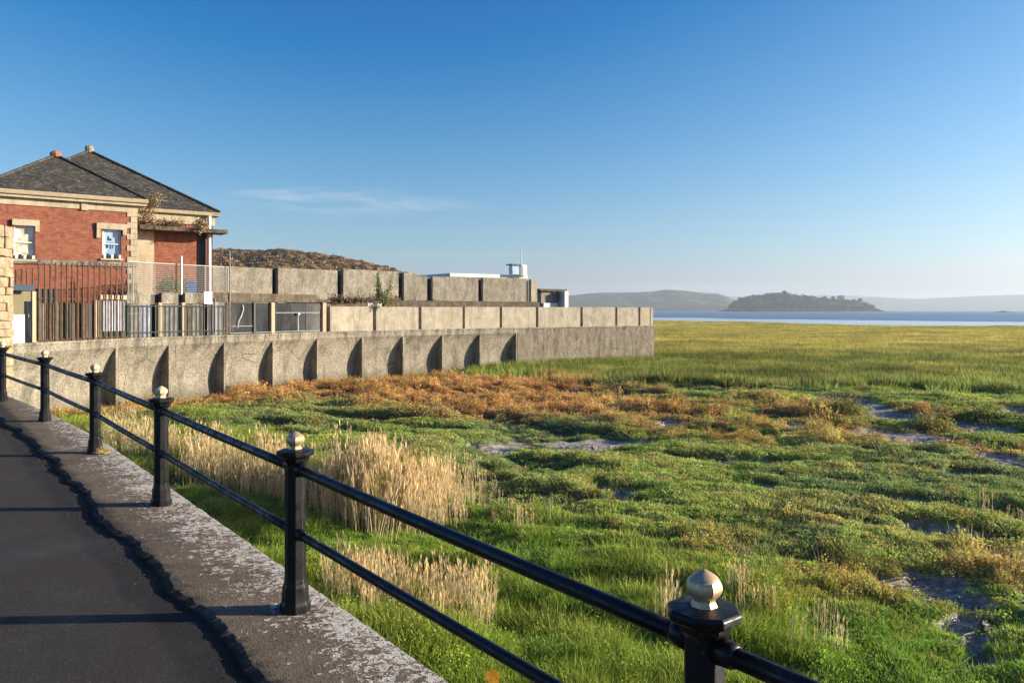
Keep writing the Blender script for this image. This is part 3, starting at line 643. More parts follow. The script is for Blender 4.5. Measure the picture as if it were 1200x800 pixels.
for px, ytop, ybase, wpx, lab in ((985, 345.5, 356, 8, 'flat topped pine, the broadest of the lone trees on the island ridge'), (976, 347, 355, 4.5, 'small round tree just left of the flat topped pine on the island'),
                                  (966, 347, 354, 6, 'low round tree in the middle of the island ridge'), (1008, 349, 358, 4.5, 'lone tree nearest the right hand tip of the island'),
                                  (867, 348, 359, 5, 'tree standing at the left hand end of the island'), (919, 340, 350, 6, 'tallest tree on the summit of the island')):
    d = 1985.; xx = (px - 600) / F * d; zt = (HZ - ytop) * d / F + E; zb = (HZ - ybase) * d / F + E; wr = wpx / F * d * .5
    t = empty('pine_tree', (xx, d, zb - 3), lab, 'tree', 'lone trees on the island ridge')
    MB().tube([(xx, d, zb - 3), (xx + .6, d, (zb + zt) / 2), (xx, d, zt - 2)], [1.0, .8, .4], 6).build('trunk', wood_m, t)
    crown_mesh(xx, d, zt - (zt - zb) * .28, wr * 1.15, (zt - zb) * .55, 260, 1.3).build('crown', crown_m, t)
# rock skerry on the water, far right
rk = MB(); cx, cy = (1176 - 600) / F * 1500, 1500
for dx, s_, h in ((0, 9, 3.2), (9, 6, 2.0), (-9, 7, 1.6), (16, 4, 1.2)):
    rk.lathe((cx + dx, cy, -.6), [(s_, 0), (s_ * .8, h * .6), (s_ * .3, h)], 7)
rk.build('skerry', M['dark_concrete'], label='tiny dark rock showing above the water at far right', cat='rock')

# driftwood, shells and dead stems lying on the mud
lt = MB()
for _ in range(1500):
    px, py, a, b = random.choice(PUDDLES); cx, cy = pxw(px, py); x_ = cx + random.gauss(0, .55) * a / F * cy; y_ = cy + random.gauss(0, .55) * b * cy * cy / (E * F)
    if rail_side(x_, y_) < 1: continue
    z_ = float(hgt(np.array([x_]), np.array([y_]))[0][0]); k_ = 1 + cy / 30; a_ = random.uniform(0, 3.14)
    if random.random() < .6: l_ = random.uniform(.04, .15) * k_; lt.box((x_, y_, z_ + .02), (l_, random.uniform(.005, .012) * k_, .008 * k_), (math.cos(a_), math.sin(a_)), jit=.008 * k_)
    else: lt.box((x_, y_, z_ + .008), (random.uniform(.02, .05) * k_, random.uniform(.02, .04) * k_, .018 * k_), (math.cos(a_), math.sin(a_)), jit=.01 * k_)
lt.build('marsh_litter', concrete('bleached_litter', (.50, .46, .40), (.28, .24, .18), (.12, .1, .07), .2, 3, .3, .5), label='bleached stems, shells and stones lying on the mud', kind='stuff')

# ------------------------------------------------------------------ promenade: retaining body, asphalt, kerb
def asphalt_mat():
    m = mat('asphalt', (.045, .04, .035), .8, spec=.35); b = NB(m)
    n1 = b.noise(1.3, 6, .65); n2 = b.noise(55, 4, .7); n3 = b.noise(120, 3, .8, off=9); n4 = b.noise(6, 6, .7, off=3)
    c = b.mix(b.ramp(n1, [(.35, 0), (.65, 1)]), (.022, .017, .013), (.046, .035, .025))
    c = b.mix(b.math('MULTIPLY', b.ramp(n2, [(.55, 0), (.7, 1)]), .8), c, (.15, .12, .09)); c = b.mix(b.math('MULTIPLY', b.ramp(n4, [(.55, 0), (.66, 1)]), .6), c, (.025, .022, .02))
    c = b.mix(b.math('MULTIPLY', b.ramp(b.noise(11, 5, .7, off=23), [(.66, 0), (.7, 1)]), .5), c, (.10, .09, .03))
    # kerb shadow and damp painted as a dark strip beside the kerb, and a few cracks
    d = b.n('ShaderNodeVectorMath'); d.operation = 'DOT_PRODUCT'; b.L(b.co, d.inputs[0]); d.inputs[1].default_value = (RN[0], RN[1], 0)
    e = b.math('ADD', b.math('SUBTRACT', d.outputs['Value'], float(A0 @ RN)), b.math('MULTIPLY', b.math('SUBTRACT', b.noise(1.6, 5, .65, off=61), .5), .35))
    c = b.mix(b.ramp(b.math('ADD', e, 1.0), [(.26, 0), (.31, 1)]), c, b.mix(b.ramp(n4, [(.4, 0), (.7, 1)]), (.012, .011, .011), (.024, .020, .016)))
    ck = b.vor(1.1, (1, 1, 1), 'DISTANCE_TO_EDGE').outputs['Distance']; ckm = b.math('MULTIPLY', b.ramp(ck, [(0, 1), (.012, 0)]), b.ramp(b.noise(.8, 3, off=71), [(.9, 0), (.95, 1)]))
    c = b.mix(ckm, c, (.008, .008, .008))
    b.color(c); b.L(b.ramp(n1, [(.3, .5), (.6, .88)]), b.p.inputs['Roughness']); b.bump(b.math('SUBTRACT', b.math('ADD', b.math('MULTIPLY', n3, 1.8), b.math('ADD', n2, n4)), b.math('MULTIPLY', ckm, 1.5)), 1.0, .022); return m
def kerb_mat():
    m = mat('kerb_concrete', (.13, .11, .085), .88, spec=.3); b = NB(m)
    n1 = b.noise(2.2, 6, .65); n2 = b.noise(30, 5, .7)
    c = b.mix(b.ramp(n1, [(.35, 0), (.65, 1)]), (.10, .076, .052), (.17, .132, .092)); c = b.mix(b.math('MULTIPLY', b.ramp(n2, [(.5, 0), (.7, 1)]), .5), c, (.05, .042, .035))
    # lichen, thicker towards the outer (marsh) edge of the kerb
    d = b.n('ShaderNodeVectorMath'); d.operation = 'DOT_PRODUCT'; b.L(b.co, d.inputs[0]); d.inputs[1].default_value = (RN[0], RN[1], 0)
    off = float(A0 @ RN); e = b.math('MULTIPLY', b.math('ADD', b.math('SUBTRACT', d.outputs['Value'], off), .30), 1.6)
    lich = b.noise(24, 6, .75, dist=.8, off=5); pt = b.noise(4.5, 4, .6, off=15)
    f = b.math('ADD', b.math('ADD', lich, b.math('MULTIPLY', pt, .35)), b.math('MULTIPLY', e, .20))
    c = b.mix(b.ramp(f, [(.80, 0), (.815, 1)]), c, b.mix(b.noise(40, 3), (.34, .30, .25), (.80, .75, .66)))
    # grime and soil gathered along the broken joint with the asphalt
    ej = b.math('ADD', b.math('SUBTRACT', d.outputs['Value'], off), b.math('MULTIPLY', b.math('SUBTRACT', b.noise(9, 6, .75, off=81), .5), .35))
    c = b.mix(b.ramp(b.math('ADD', ej, 1.0), [(.55, 1), (.64, 0)]), c, (.035, .028, .02))
    b.color(c); b.bump(b.math('ADD', b.math('MULTIPLY', n2, .8), b.math('ADD', b.math('MULTIPLY', lich, 1.3), b.noise(90, 3))), .9, .018); return m
def curve_off(s): return 0.0 if s < 9 else -.022 * (s - 9) ** 1.6    # the promenade bends slightly left far off
def rp(s, d): # point at distance s along the railing, d to the marsh side
    p = A0 + RD * s + RN * (d + curve_off(s)); return (p[0], p[1])
OUTER, INNER = .26, -.47
ss = np.concatenate([np.arange(-7, 0, .1), np.arange(0, 10, .016), np.arange(10, 24, .12)])
k = MB(); m_ = 5
for s_ in ss:
    z0 = path_z(s_); a = np.array([s_ * 3.0]); jf = (float(fbm(a * 9, a * 0 + 7, 1, 4, 16, .7)[0]) - .5) * .012 * float(vnoise(a * 1.3, a * 0, 5)[0]) * 2; j = jf + (float(fbm(a, a * 0, 1.7, 4, 2)[0]) - .5) * .18 + (float(fbm(a * 2.2, a * 0 + 3, 1, 5, 6, .6)[0]) - .5) * .09; j2 = (float(fbm(a * 2.5, a * 0, 1, 3, 8)[0]) - .5) * .022
    zz = (float(fbm(a, a * 0 + 9, 2, 3, 3)[0]) - .5) * .012
    for d, z in ((OUTER + j2, z0 - 2.6), (OUTER + j2, z0 - .035), (OUTER + j2 - .03, z0 - .004), (INNER + j + .035, z0 + zz), (INNER + j - .004, z0 - .014 + zz), (INNER + j - .022, z0 - .12)):
        p = rp(s_, d); k.v.append((p[0], p[1], z))
m_ = 6
for i in range(len(ss) - 1):
    for j in range(m_ - 1): a = i * m_ + j; k.f.append((a, a + 1, a + m_ + 1, a + m_))
k.build('kerb', kerb_mat(), label='weathered concrete kerb spotted with pale lichen under the railing', kind='structure')
a_ = MB(); dd = [-.30, -.55, -.75, -1.0, -1.4, -2, -3, -5, -8, -13]; s2 = np.arange(-7, 24, .25)
for s_ in s2:
    for d in dd:
        p = rp(s_, d); n_ = float(fbm(np.array([p[0]]), np.array([p[1]]), 1.2, 3, 4)[0]) - .5
        a_.v.append((p[0], p[1], path_z(s_) - .034 + n_ * .016))
for i in range(len(s2) - 1):
    for j in range(len(dd) - 1): q = i * len(dd) + j; a_.f.append((q, q + 1, q + len(dd) + 1, q + len(dd)))
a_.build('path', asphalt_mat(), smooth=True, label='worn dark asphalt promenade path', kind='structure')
# loose grit and crumbled asphalt along the broken edge
g_ = MB()
for _ in range(5200):
    s_ = random.uniform(.5, 13) if random.random() < .85 else random.uniform(.3, 3); d = INNER - .02 - abs(random.gauss(0, .10)) if random.random() < .8 else random.uniform(-2.0, -.5); r_ = random.uniform(.002, .007) if random.random() < .93 else random.uniform(.007, .014)
    p = rp(s_, d); a0 = random.uniform(0, 6); z0 = path_z(s_) - .033
    vs = [(p[0] + r_ * random.uniform(.6, 1.2) * math.cos(a0 + t), p[1] + r_ * random.uniform(.6, 1.2) * math.sin(a0 + t), z0 - .008) for t in (0, 1.6, 3.1, 4.7)] + [(p[0] + random.uniform(-.4, .4) * r_, p[1], z0 + r_ * .9)]
    g_.add(vs, [(0, 1, 4), (1, 2, 4), (2, 3, 4), (3, 0, 4)])
g_.build('grit', concrete('grit_and_soil', (.075, .058, .042), (.045, .036, .028), (.03, .024, .02), .3, 12, .5, .5), label='loose grit and crumbs of asphalt along the broken path edge', kind='stuff')

# ------------------------------------------------------------------ railing
rail = empty('iron_railing', (A0[0], A0[1], path_z(0)), 'black iron railing with octagonal posts, two rails and pale gold knobs along the kerb', 'railing')
CAP = .905
posts = [(-2.95, 0), (0, 0), (2.95, 0), (5.9, 0), (8.82, 0), (11.85, 0), (14.85, 0)]
def post_mesh():
    mb = MB(); r = .066; k = .052
    mb.lathe((0, 0, 0), [(.088, 0), (.088, .05), (.078, .07), (.074, .15), (.066, .17), (.061, .20), (.059, CAP - .05), (.075, CAP - .03), (.082, CAP - .008)], 8, .35)
    return mb
def plate_mesh():
    return MB().lathe((0, 0, 0), [(.085, CAP - .01), (.106, CAP + .002), (.108, CAP + .022), (.10, CAP + .03), (.045, CAP + .036)], 8, .35)
def knob_mesh():
    key = [(.040, .030), (.039, .037), (.034, .045), (.032, .052), (.036, .060), (.045, .069), (.0515, .080), (.053, .091), (.050, .103), (.041, .115), (.026, .126), (.010, .135), (.002, .139)]
    cr_ = catmull(key, 3); prof = [(float(a), CAP + float(b)) for a, b in cr_]
    return MB().lathe((0, 0, 0), prof, 8, .35)
tops = []
PM = KM = LMh = None
for i, (s_, _) in enumerate(posts):
    p = rp(s_, 0); z0 = path_z(s_); L0 = world_loc(rail)
    if PM is None:
        po = post_mesh().build('post', M['iron'], rail, loc=(0, 0, 0), bevel=.003); pl = plate_mesh().build('cap_plate', M['iron'], po, loc=(0, 0, 0), bevel=.003); kn = knob_mesh().build('finial', M['gold'], po, smooth='facet', loc=(0, 0, 0))
        PM, LMh, KM = po, pl, kn; pl.location = kn.location = (0, 0, 0)
    else:
        po = PM.copy(); link(po); pl = LMh.copy(); link(pl); kn = KM.copy(); link(kn); pl.parent = po; kn.parent = po
        if i > 1: kn.data = KM.data.copy(); kn.data.materials[0] = M['gold'] if i == 2 else M['worn_gold']
    po.parent = rail; po.location = Vector((p[0], p[1], z0 - .01)) - L0; tops.append((p, z0)); po.rotation_euler = (0, 0, 0)
    if i > 2: po['label'] = 'post with a flaking cream knob'
# stone pier at the far end receives the rails
tops.append((rp(17.1, .0), path_z(17.1)))
for i in range(len(tops) - 1):
    (a, za), (b, zb) = tops[i], tops[i + 1]
    for dz, r_ in ((CAP - .085, .029), (.45, .025)):
        A = Vector((a[0], a[1], za + dz)); B = Vector((b[0], b[1], zb + dz)); d = (B - A).normalized(); mb = MB()
        e0, e1 = A + d * .05, B - d * .05; mid = [e0.lerp(e1, t) + Vector((0, 0, -.006 * math.sin(t * math.pi))) for t in np.linspace(0, 1, 9)]
        mb.tube(mid, r_, 12)
        for q, dirn in ((A, d), (B, -d)): mb.tube([q + dirn * .048, q + dirn * .10, q + dirn * .115], [r_ * 1.4, r_ * 1.3, r_ * 1.02], 12)
        mb.build('rail', M['iron'], rail, smooth=True)
moss_m = mat('moss', (.16, .20, .03), .9)
def moss(px, py, h, r_, n, c, lab, cat='moss'):
    d = h * F / (py - HZ); x_, y_ = (px - 600) / F * d, d; mb = MB(); z0 = E - h
    for _ in range(n):
        a = random.uniform(0, 6.283); q = r_ * math.sqrt(random.random()); b_ = Vector((x_ + q * math.cos(a), y_ + q * math.sin(a), z0 - .005)); l = random.uniform(.2, 1) * r_ * .9 * (1.1 - q / r_); w_ = .006; a2 = random.uniform(0, 6.283); s_ = Vector((math.cos(a2), math.sin(a2), 0)) * w_
        mb.add([b_ - s_, b_ + s_, b_ + Vector((random.uniform(-.3, .3) * l, random.uniform(-.3, .3) * l, l))], [(0, 1, 2)])
    mb.build('grass_tuft', mat('tuft', c, .9), label=lab, cat=cat)
moss(119, 529, 1.64, .10, 700, (.42, .30, .11), 'straw coloured tuft growing at the foot of the third post from the left', 'grass tuft')
moss(53, 534, 1.70, .07, 350, (.16, .22, .03), 'small green tuft in the asphalt crack on the left of the path', 'grass tuft')
# orange flower head below the rail at the bottom edge
fx, fy_ = pxw(578, 792, E - .42); fl_ = empty('wild_flower', (fx, fy_, 0), 'orange wild flower in the grass at the bottom edge', 'flower')
MB().tube([(fx, fy_, 0), (fx + .01, fy_, .2), (fx, fy_, .42)], [.006, .005, .004], 5).build('stem', mat('stem', (.1, .16, .03)), fl_)
for kk in range(6):
    a = kk * math.pi / 3 + .2; c_ = Vector((fx, fy_ - .03, .43)); d = Vector((math.cos(a), -.25, math.sin(a))); t_ = Vector((-math.sin(a), 0, math.cos(a)))
    MB().add([c_, c_ + d * .055 + t_ * .028, c_ + d * .10, c_ + d * .055 - t_ * .028], [(0, 1, 2, 3)]).build('petal', bpy.data.materials.get('petal') or mat('petal', (.95, .40, .04), .7), fl_)

# ------------------------------------------------------------------ stone pier at the left edge
px_, py_ = rp(17.35, -.1); px_ = -11.16; py_ = 16.6
pier = empty('stone_pier', (px_, py_, path_z(17)), 'rough limestone pier at the left edge where the railing ends', 'stone pier')
cw = .92; ht = 3.35; base = path_z(17) - .1
core = MB().box((px_, py_, base + ht / 2 - .03), (cw - .14, cw - .14, ht - .1)); core.build('mortar_core', M['dark_concrete'], pier)
z = base; smeshes = []
def stone_block():
    mb = MB(); mb.box((0, 0, 0), (1, 1, 1), jit=.09); return mb
for _ in range(5):
    o_ = stone_block().build('stone', M['stone'], None, bevel=.09); smeshes.append(o_)
first = list(smeshes)
row = 0
while z < base + ht:
    h_ = random.uniform(.15, .27)
    for face in range(4):
        u = -cw / 2
        while u < cw / 2 - .05:
            l = min(random.uniform(.2, .42), cw / 2 - u); 
            o_ = first.pop() if first else smeshes[random.randrange(5)].copy()
            if o_.name not in C.objects: link(o_)
            o_.parent = pier; c = Vector((u + l / 2, -cw / 2 + .07 + random.uniform(-.025, .02), 0)); a = face * math.pi / 2
            o_.location = Vector((c.x * math.cos(a) - c.y * math.sin(a), c.x * math.sin(a) + c.y * math.cos(a), z + h_ / 2 - world_loc(pier).z)); o_.rotation_euler = (0, 0, a); o_.scale = (l * .97, .17, h_ * .95)
            u += l
    z += h_; row += 1

# ------------------------------------------------------------------ sea wall of the lido
sw = empty('sea_wall', (*W.off(W.where(400), 0), 0), 'long curved concrete sea wall with hollow bays and vertical fins rising from the marsh', 'sea wall')
fins = [W.where(p) for p in (137, 199, 263.5, 320.5, 372.5, 425, 473, 519, 563, 605.5)]
q_last = fins[-1]
def recess(z):
    t = np.clip((TOP - .33 - z) / (TOP - .33), 0, 1); return -.62 * math.sin(min(1, t / .72) * math.pi / 2) ** .85 + (.08 * max(0, (t - .75) / .25))
zs = [TOP - .33 - (TOP + .2) * t for t in np.linspace(0, 1, 16)]
prof = [(-1.4, TOP), (0, TOP), (0, TOP - .33)] + [(recess(z), z) for z in zs[1:]] + [(-1.4, zs[-1])]
strip(MB(), W, 0, q_last + .11, prof[::-1]).build('curved_face', M['sea_concrete'], sw)
strip(MB(), W, q_last + .11, W.len, [(-1.4, -.5), (-1.4, TOP), (.0, TOP), (.0, -.5)]).build('end_face', M['rough_concrete'], sw)
strip(MB(), W, 0, W.len, [(-.55, TOP - .02), (-.55, TOP + .035), (.03, TOP + .035), (.045, TOP - .05), (.005, TOP - .06)]).build('coping', M['sea_concrete'], sw)
for q in fins:
    p, h, n_ = W.at(q); T = .06; mb = MB(); outl = [(-.8, TOP - .3), (0.004, TOP - .30), (.004, -.3), (-.8, -.3)]
    vs = [(p[0] + h[0] * t + n_[0] * d, p[1] + h[1] * t + n_[1] * d, z) for t in (-T, T) for d, z in outl]
    mb.add(vs, [(0, 1, 2, 3), (7, 6, 5, 4), (0, 4, 5, 1), (1, 5, 6, 2), (2, 6, 7, 3), (3, 7, 4, 0)]).build('fin', M['sea_concrete'], sw)
# return at the right hand end
p, h, n_ = W.at(W.len); pe = (p[0] - n_[0] * 18, p[1] - n_[1] * 18)
MB().seg(p, pe, (h[0], h[1]), -1.2, 0.0, -.5, TOP - .003).build('return_wall', M['rough_concrete'], sw)
# terrace behind it
tb = MB(); qs = np.linspace(0, W.len, 50); n0 = 0
for q in qs: a = W.off(q, -1.38); b = W.off(q, -20); tb.v += [(a[0], a[1], TOP - .01), (b[0], b[1], TOP - .01)]
for i in range(49): tb.f.append((2*i, 2*i+2, 2*i+3, 2*i+1))
tb.build('terrace', M['dark_concrete'], label='concrete terrace behind the sea wall', kind='structure')

# parapet of pale panels on the wall
def panels(line, edges, gap, d0, d1, z0, z1f, root, material, name='concrete_panel'):
    for a, b in edges:
        qa, qb = line.where(a, d0), line.where(b, d0); mb = MB()
        strip(mb, line, qa, qb, [(d1, z0), (d1, z1f((a + b) / 2)), (d0, z1f((a + b) / 2)), (d0, z0)], .8)
        mb.build(name, material, root)
par = empty('parapet_wall', (*W.off(W.where(560), -.4), TOP), 'lower row of pale concrete parapet panels split by dark slots on the sea wall', 'parapet')
pe_ = [(387, 437), (441, 490.5), (494, 542), (545, 585.5), (588.5, 628), (631, 680), (683, 721), (723.5, 748), (750.5, 761.5)]
panels(W, pe_, 0, -.12, -.40, TOP + .035, lambda p: E + .19 + random.uniform(-.015, .015), par, M['panel_concrete'])
strip(MB(), W, W.where(383, -.8), W.len, [(-1.1, TOP), (-1.1, E + .10), (-.62, E + .10), (-.62, TOP)]).build('shade_backing', M['black_gap'], par)  # near-black backing: shade inside the slots put into its colour
p, h, n_ = W.at(W.len - .12); MB().seg(p - n_ * .16, p - n_ * 8, h, -.14, .14, TOP + .03, E + .17).build('return_panel', M['panel_concrete'], par)
# ledge and weathered band between parapet and upper wall
led = MB(); strip(led, W, W.where(372, -4.2), W.where(628, -4.2), [(-8, E + .05), (-8, E + .62), (-3.9, E + .62), (-3.7, E + .5), (-3.7, E + .05)], .6)
led.build('weathered_ledge', M['dark_concrete'], label='dark stained concrete ledge under the upper wall', cat='ledge')
# tall upper wall
U = Line([(-22, 42.5), (-17.6, 47), (-11.6, 54), (-7.2, 58.6), (2.1, 65.5), (3.0, 66.1)])
upw = empty('upper_wall', (*U.off(U.where(430), 0), E + .5), 'tall upper wall of grey pebbled concrete panels with dark recessed strips', 'concrete wall')
ue = [(236, 319), (326, 395.5), (402.5, 467), (473.5, 486), (486.2, 500.5), (507, 560.5), (566, 617)]
utop = lambda p: E + (2.60 if p < 330 else 2.66 if p < 398 else 2.78 if p < 470 else 2.70 if p < 486.1 else 2.50)
panels(U, ue, 0, 0, -.3, E - .3, utop, upw, M['pebble_concrete'])
panels(U, [(622.5, 629.5)], 0, 0, -.3, E + .3, utop, upw, M['panel_concrete'])
strip(MB(), U, U.where(236, -.6), U.where(626, -.6), [(-.95, E - .3), (-.95, E + 2.45), (-.62, E + 2.45), (-.62, E - .3)]).build('shade_backing', M['navy'], upw)  # dark blue backing carries the shade of the recessed strips
for px in (322.5, 399, 470):   # slots in the left part are capped by weathered stubs
    q = U.where(px, -.3); p, h, n_ = U.at(q); MB().box((p[0] - n_[0] * .45, p[1] - n_[1] * .45, E + 2.56), (.40, .28, .2 if px < 460 else .44), (h[0], h[1])).build('stub', M['dark_concrete'], upw)
# ragged vegetation along the ledge
cl = MB()
for _ in range(2600):
    px = random.choice((random.uniform(384, 470), random.uniform(384, 520))); q = W.where(px, -3.8) if False else None
    d = 49 + (px - 384) * .055; xx = (px - 600) / F * d; hgt_ = E + .55 + abs(random.gauss(0, .10 if px > 470 else .22)); c_ = Vector((xx, d + random.uniform(-.4, .6), hgt_ - .1))
    a = Vector([random.gauss(0, 1) for _ in range(3)]).normalized(); b = a.cross(Vector((0.3, .2, 1))).normalized(); cl.add([c_ + a * .08, c_ + b * .04, c_ - a * .08, c_ - b * .04], [(0, 1, 2, 3)])
cl.build('ledge_weeds', mat('dead_weeds', (.16, .11, .05), .9), label='low brown weeds growing along the ledge', kind='stuff')
# bush on the ledge
def px3(px, y, d): return Vector(((px - 600) / F * d, d, (HZ - y) * d / F + E))
bush = empty('shrub', px3(450, 358, 47.5), 'green shrub with two upright sprays growing from the ledge', 'shrub')
MB().tube([px3(449, 359, 47.5), px3(448, 345, 47.5), px3(443, 322, 47.5)], [.04, .03, .012], 6).build('stem', wood_m, bush)
MB().tube([px3(450, 359, 47.5), px3(453, 346, 47.5), px3(458, 331, 47.5)], [.04, .03, .012], 6).build('stem', wood_m, bush)
def foliage(spots, nper, ls, material, parent, name='foliage'):
    mb = MB()
    for c_, rx_, rz_ in spots:
        for _ in range(nper):
            d = Vector([random.gauss(0, .5) for _ in range(3)]); p = c_ + Vector((d.x * rx_, d.y * rx_, d.z * rz_)); a = Vector([random.gauss(0, 1) for _ in range(3)]).normalized(); b = a.cross(Vector([random.gauss(0, 1) for _ in range(3)])).normalized(); s_ = ls * random.uniform(.6, 1.3)
            mb.add([p + a * s_, p + b * s_ * .5, p - a * s_, p - b * s_ * .5], [(0, 1, 2, 3)])
    return mb.build(name, material, parent)
gl = mat('shrub_leaves', (.16, .24, .05), .8); gl2 = mat('shrub_leaves_yellow', (.22, .19, .06), .8)
foliage([(px3(443, 330, 47.5), .10, .55), (px3(443, 342, 47.5), .16, .5), (px3(449, 352, 47.5), .42, .40), (px3(446, 347, 47.5), .3, .4)], 240, .055, gl, bush)
foliage([(px3(457, 336, 47.5), .22, .45), (px3(453, 345, 47.5), .3, .4), (px3(460, 354, 47.4), .3, .25)], 170, .05, gl2, bush)
slab = MB(); a, b = px3(430, 357.8, 45.2), px3(447, 357.8, 45.2)
pq = W.off(W.where(438, -.26), -.26); hq = W.at(W.where(438, -.26))[1]; slab.box((pq[0], pq[1], E + .31), (1.05, .26, .20), (hq[0], hq[1]), jit=.02).build('stone_block', M['white_paint'], bevel=.04, label='pale rounded block lying on the parapet beside the shrub', cat='stone block')

# ------------------------------------------------------------------ white pavilion behind the upper wall
pav = empty('lido_pavilion', px3(575, 350, 74), 'white flat roofed pavilion showing above the upper wall, with a lookout cabin and a mast', 'pavilion')
d = 74
def pbox(x0, x1, y0, y1, dd_, dep, name, m, parent, rot=.6, **kw):
    a = px3(x0, y1, dd_); b = px3(x1, y0, dd_); rr = rot if rot else 0; u = Vector((math.cos(rr), math.sin(rr))); c_ = Vector(((a.x + b.x) / 2, dd_, (a.z + b.z) / 2)); v = Vector((-u.y, u.x))
    return MB().box((c_.x + v.x * dep / 2, c_.y + v.y * dep / 2, c_.z), ((b.x - a.x) * 1.08 if rot else b.x - a.x, dep, b.z - a.z), (u.x, u.y)).build(name, m, parent, **kw)
pbox(530, 623, 326, 372, 74.6, 5, 'wall', M['white_paint'], pav)
rf = pbox(524, 624.5, 321.3, 325.6, 74, 7, 'roof_slab', M['white_paint'], pav, bevel=.06)
pbox(523, 540, 321.0, 323.4, 73.8, .5, 'roof_edge', M['navy'], pav)
cab = MB(); c_ = px3(610, 322, 75.5); cab.lathe((c_.x, c_.y + .3, c_.z - .1), [(.62, 0), (.62, .95), (.5, 1.05)], 14); cab.build('cabin', M['white_paint'], pav, smooth=False)
pbox(600.2, 608.5, 310.5, 321.5, 74.9, .6, 'cabin_window', M['blue_glass'], pav)
pbox(599.5, 611, 309.2, 310.6, 74.7, 1.0, 'cabin_roof', M['navy'], pav)
MB().tube([px3(611, 312, 75.2), px3(610.7, 287, 75.2)], [.06, .035], 8).build('mast', M['white_paint'], pav)
blk = empty('white_kiosk', px3(650, 360, 72), 'small white framed building standing behind the right part of the parapet', 'building')
pbox(632, 664, 339.5, 364, 72, 4, 'wall', M['pebble_concrete'], blk)
pbox(630.5, 667.3, 338.6, 341.0, 71.7, 4.6, 'roof', M['dark_concrete'], blk)
pbox(661.5, 666.5, 341.0, 364, 71.75, 4.5, 'white_pillar', M['white_paint'], blk)
pbox(636, 655, 355, 360, 71.6, .5, 'bench', M['white_paint'], blk)
for k_ in range(5): pbox(633 + k_ * 5.6, 634 + k_ * 5.6, 341.4, 353, 71.9, .1, 'mullion', M['steel'], blk)

# ------------------------------------------------------------------ red brick bath house
uF = Vector((.8, .6, 0)); nF = Vector((.6, -.8, 0)); back = -nF
c1 = Vector((-17.92, 38.0, 0)); c2 = Vector((-15.72, 41.8, 0))
house = empty('brick_bathhouse', c1 + Vector((0, 0, TOP)), 'red brick bathhouse with cream stone trim and twin grey slate hipped roofs', 'house')
def tpx(c, px):   # distance t (towards -uF) on the facade through c at column px
    k_ = (px - 600) / F; return -(k_ * c.y - c.x) / (k_ * (-.6) + .8) * -1 if False else (c.x - k_ * c.y) / (.8 - k_ * .6)
def fz(c, px, y): t = tpx(c, px); return E + (HZ - y) * (c.y - .6 * t) / F
def frect(c, x0, x1, y0, y1): # returns t0>t1, z0,z1
    xm = (x0 + x1) / 2; return tpx(c, x0), tpx(c, x1), fz(c, xm, y1), fz(c, xm, y0)
def fbox(c, r, d0, d1, name, m, parent=None, **kw):   # slab on the facade: r=(tL,tR,z0,z1), offsets outwards d0..d1
    a = c - uF * r[0]; b = c - uF * r[1]; return MB().seg(a, b, nF, d1, d0, r[2], r[3]).build(name, m, parent or house, **kw)
def facade(c, t_left, t_right, z0, z1, holes, thick, name, m, parent):
    ts = sorted({t_left, t_right} | {h[0] for h in holes} | {h[1] for h in holes}); zs_ = sorted({z0, z1} | {h[2] for h in holes} | {h[3] for h in holes}); mb = MB()
    for i in range(len(ts) - 1):
        for j in range(len(zs_) - 1):
            tm, zm = (ts[i] + ts[i+1]) / 2, (zs_[j] + zs_[j+1]) / 2
            if any(h[1] < tm < h[0] and h[2] < zm < h[3] for h in holes): continue
            mb.seg(c - uF * ts[i+1], c - uF * ts[i], nF, 0, -thick, zs_[j], zs_[j+1])
    return mb.build(name, m, parent)
EV = E + 5.2
w1 = frect(c1, 16, 41, 264, 304); w2 = frect(c1, 120, 142, 269, 303); 
zfr = fz(c1, 80, 244)
facade(c1, 6.0, 0.0, TOP, EV - .15, [w1, w2], .3, 'brick_wall', M['brick'], house)
MB().seg(c1, c1 + back * 6, uF, -.3, 0, TOP, EV - .15).build('brick_wall', M['brick'], house)
L1 = c1 - uF * 6.0; MB().seg(L1, L1 + back * 6, uF, 0, .3, TOP, EV - .15).build('brick_wall', M['brick'], house)
# frieze, cornice, gutter
fbox(c1, (6.05, -.05, zfr, EV - .26), 0, .05, 'frieze', M['cream']); fbox(c1, (6.4, -.4, EV - .26, EV - .14), -.3, .28, 'cornice', M['cream']); g0 = fbox(c1, (6.45, -.45, EV - .14, EV + .06), -.3, .38, 'gutter', M['cream_paint'], bevel=.03)
MB().seg(c1 + nF * .35, c1 + back * 6.2, uF, 0.0, .40, EV - .14, EV + .06).build('gutter', M['cream_paint'], house)
fbox(c1, (*[tpx(c1, p) for p in (95, 103)], zfr - .05, EV - .25), .05, .10, 'bracket', M['cream'])
zs1 = fz(c1, 80, 310.5); zs2 = fz(c1, 80, 305); fbox(c1, (6.05, .0, zs1, zs2), 0, .08, 'string_course', M['sea_concrete'])
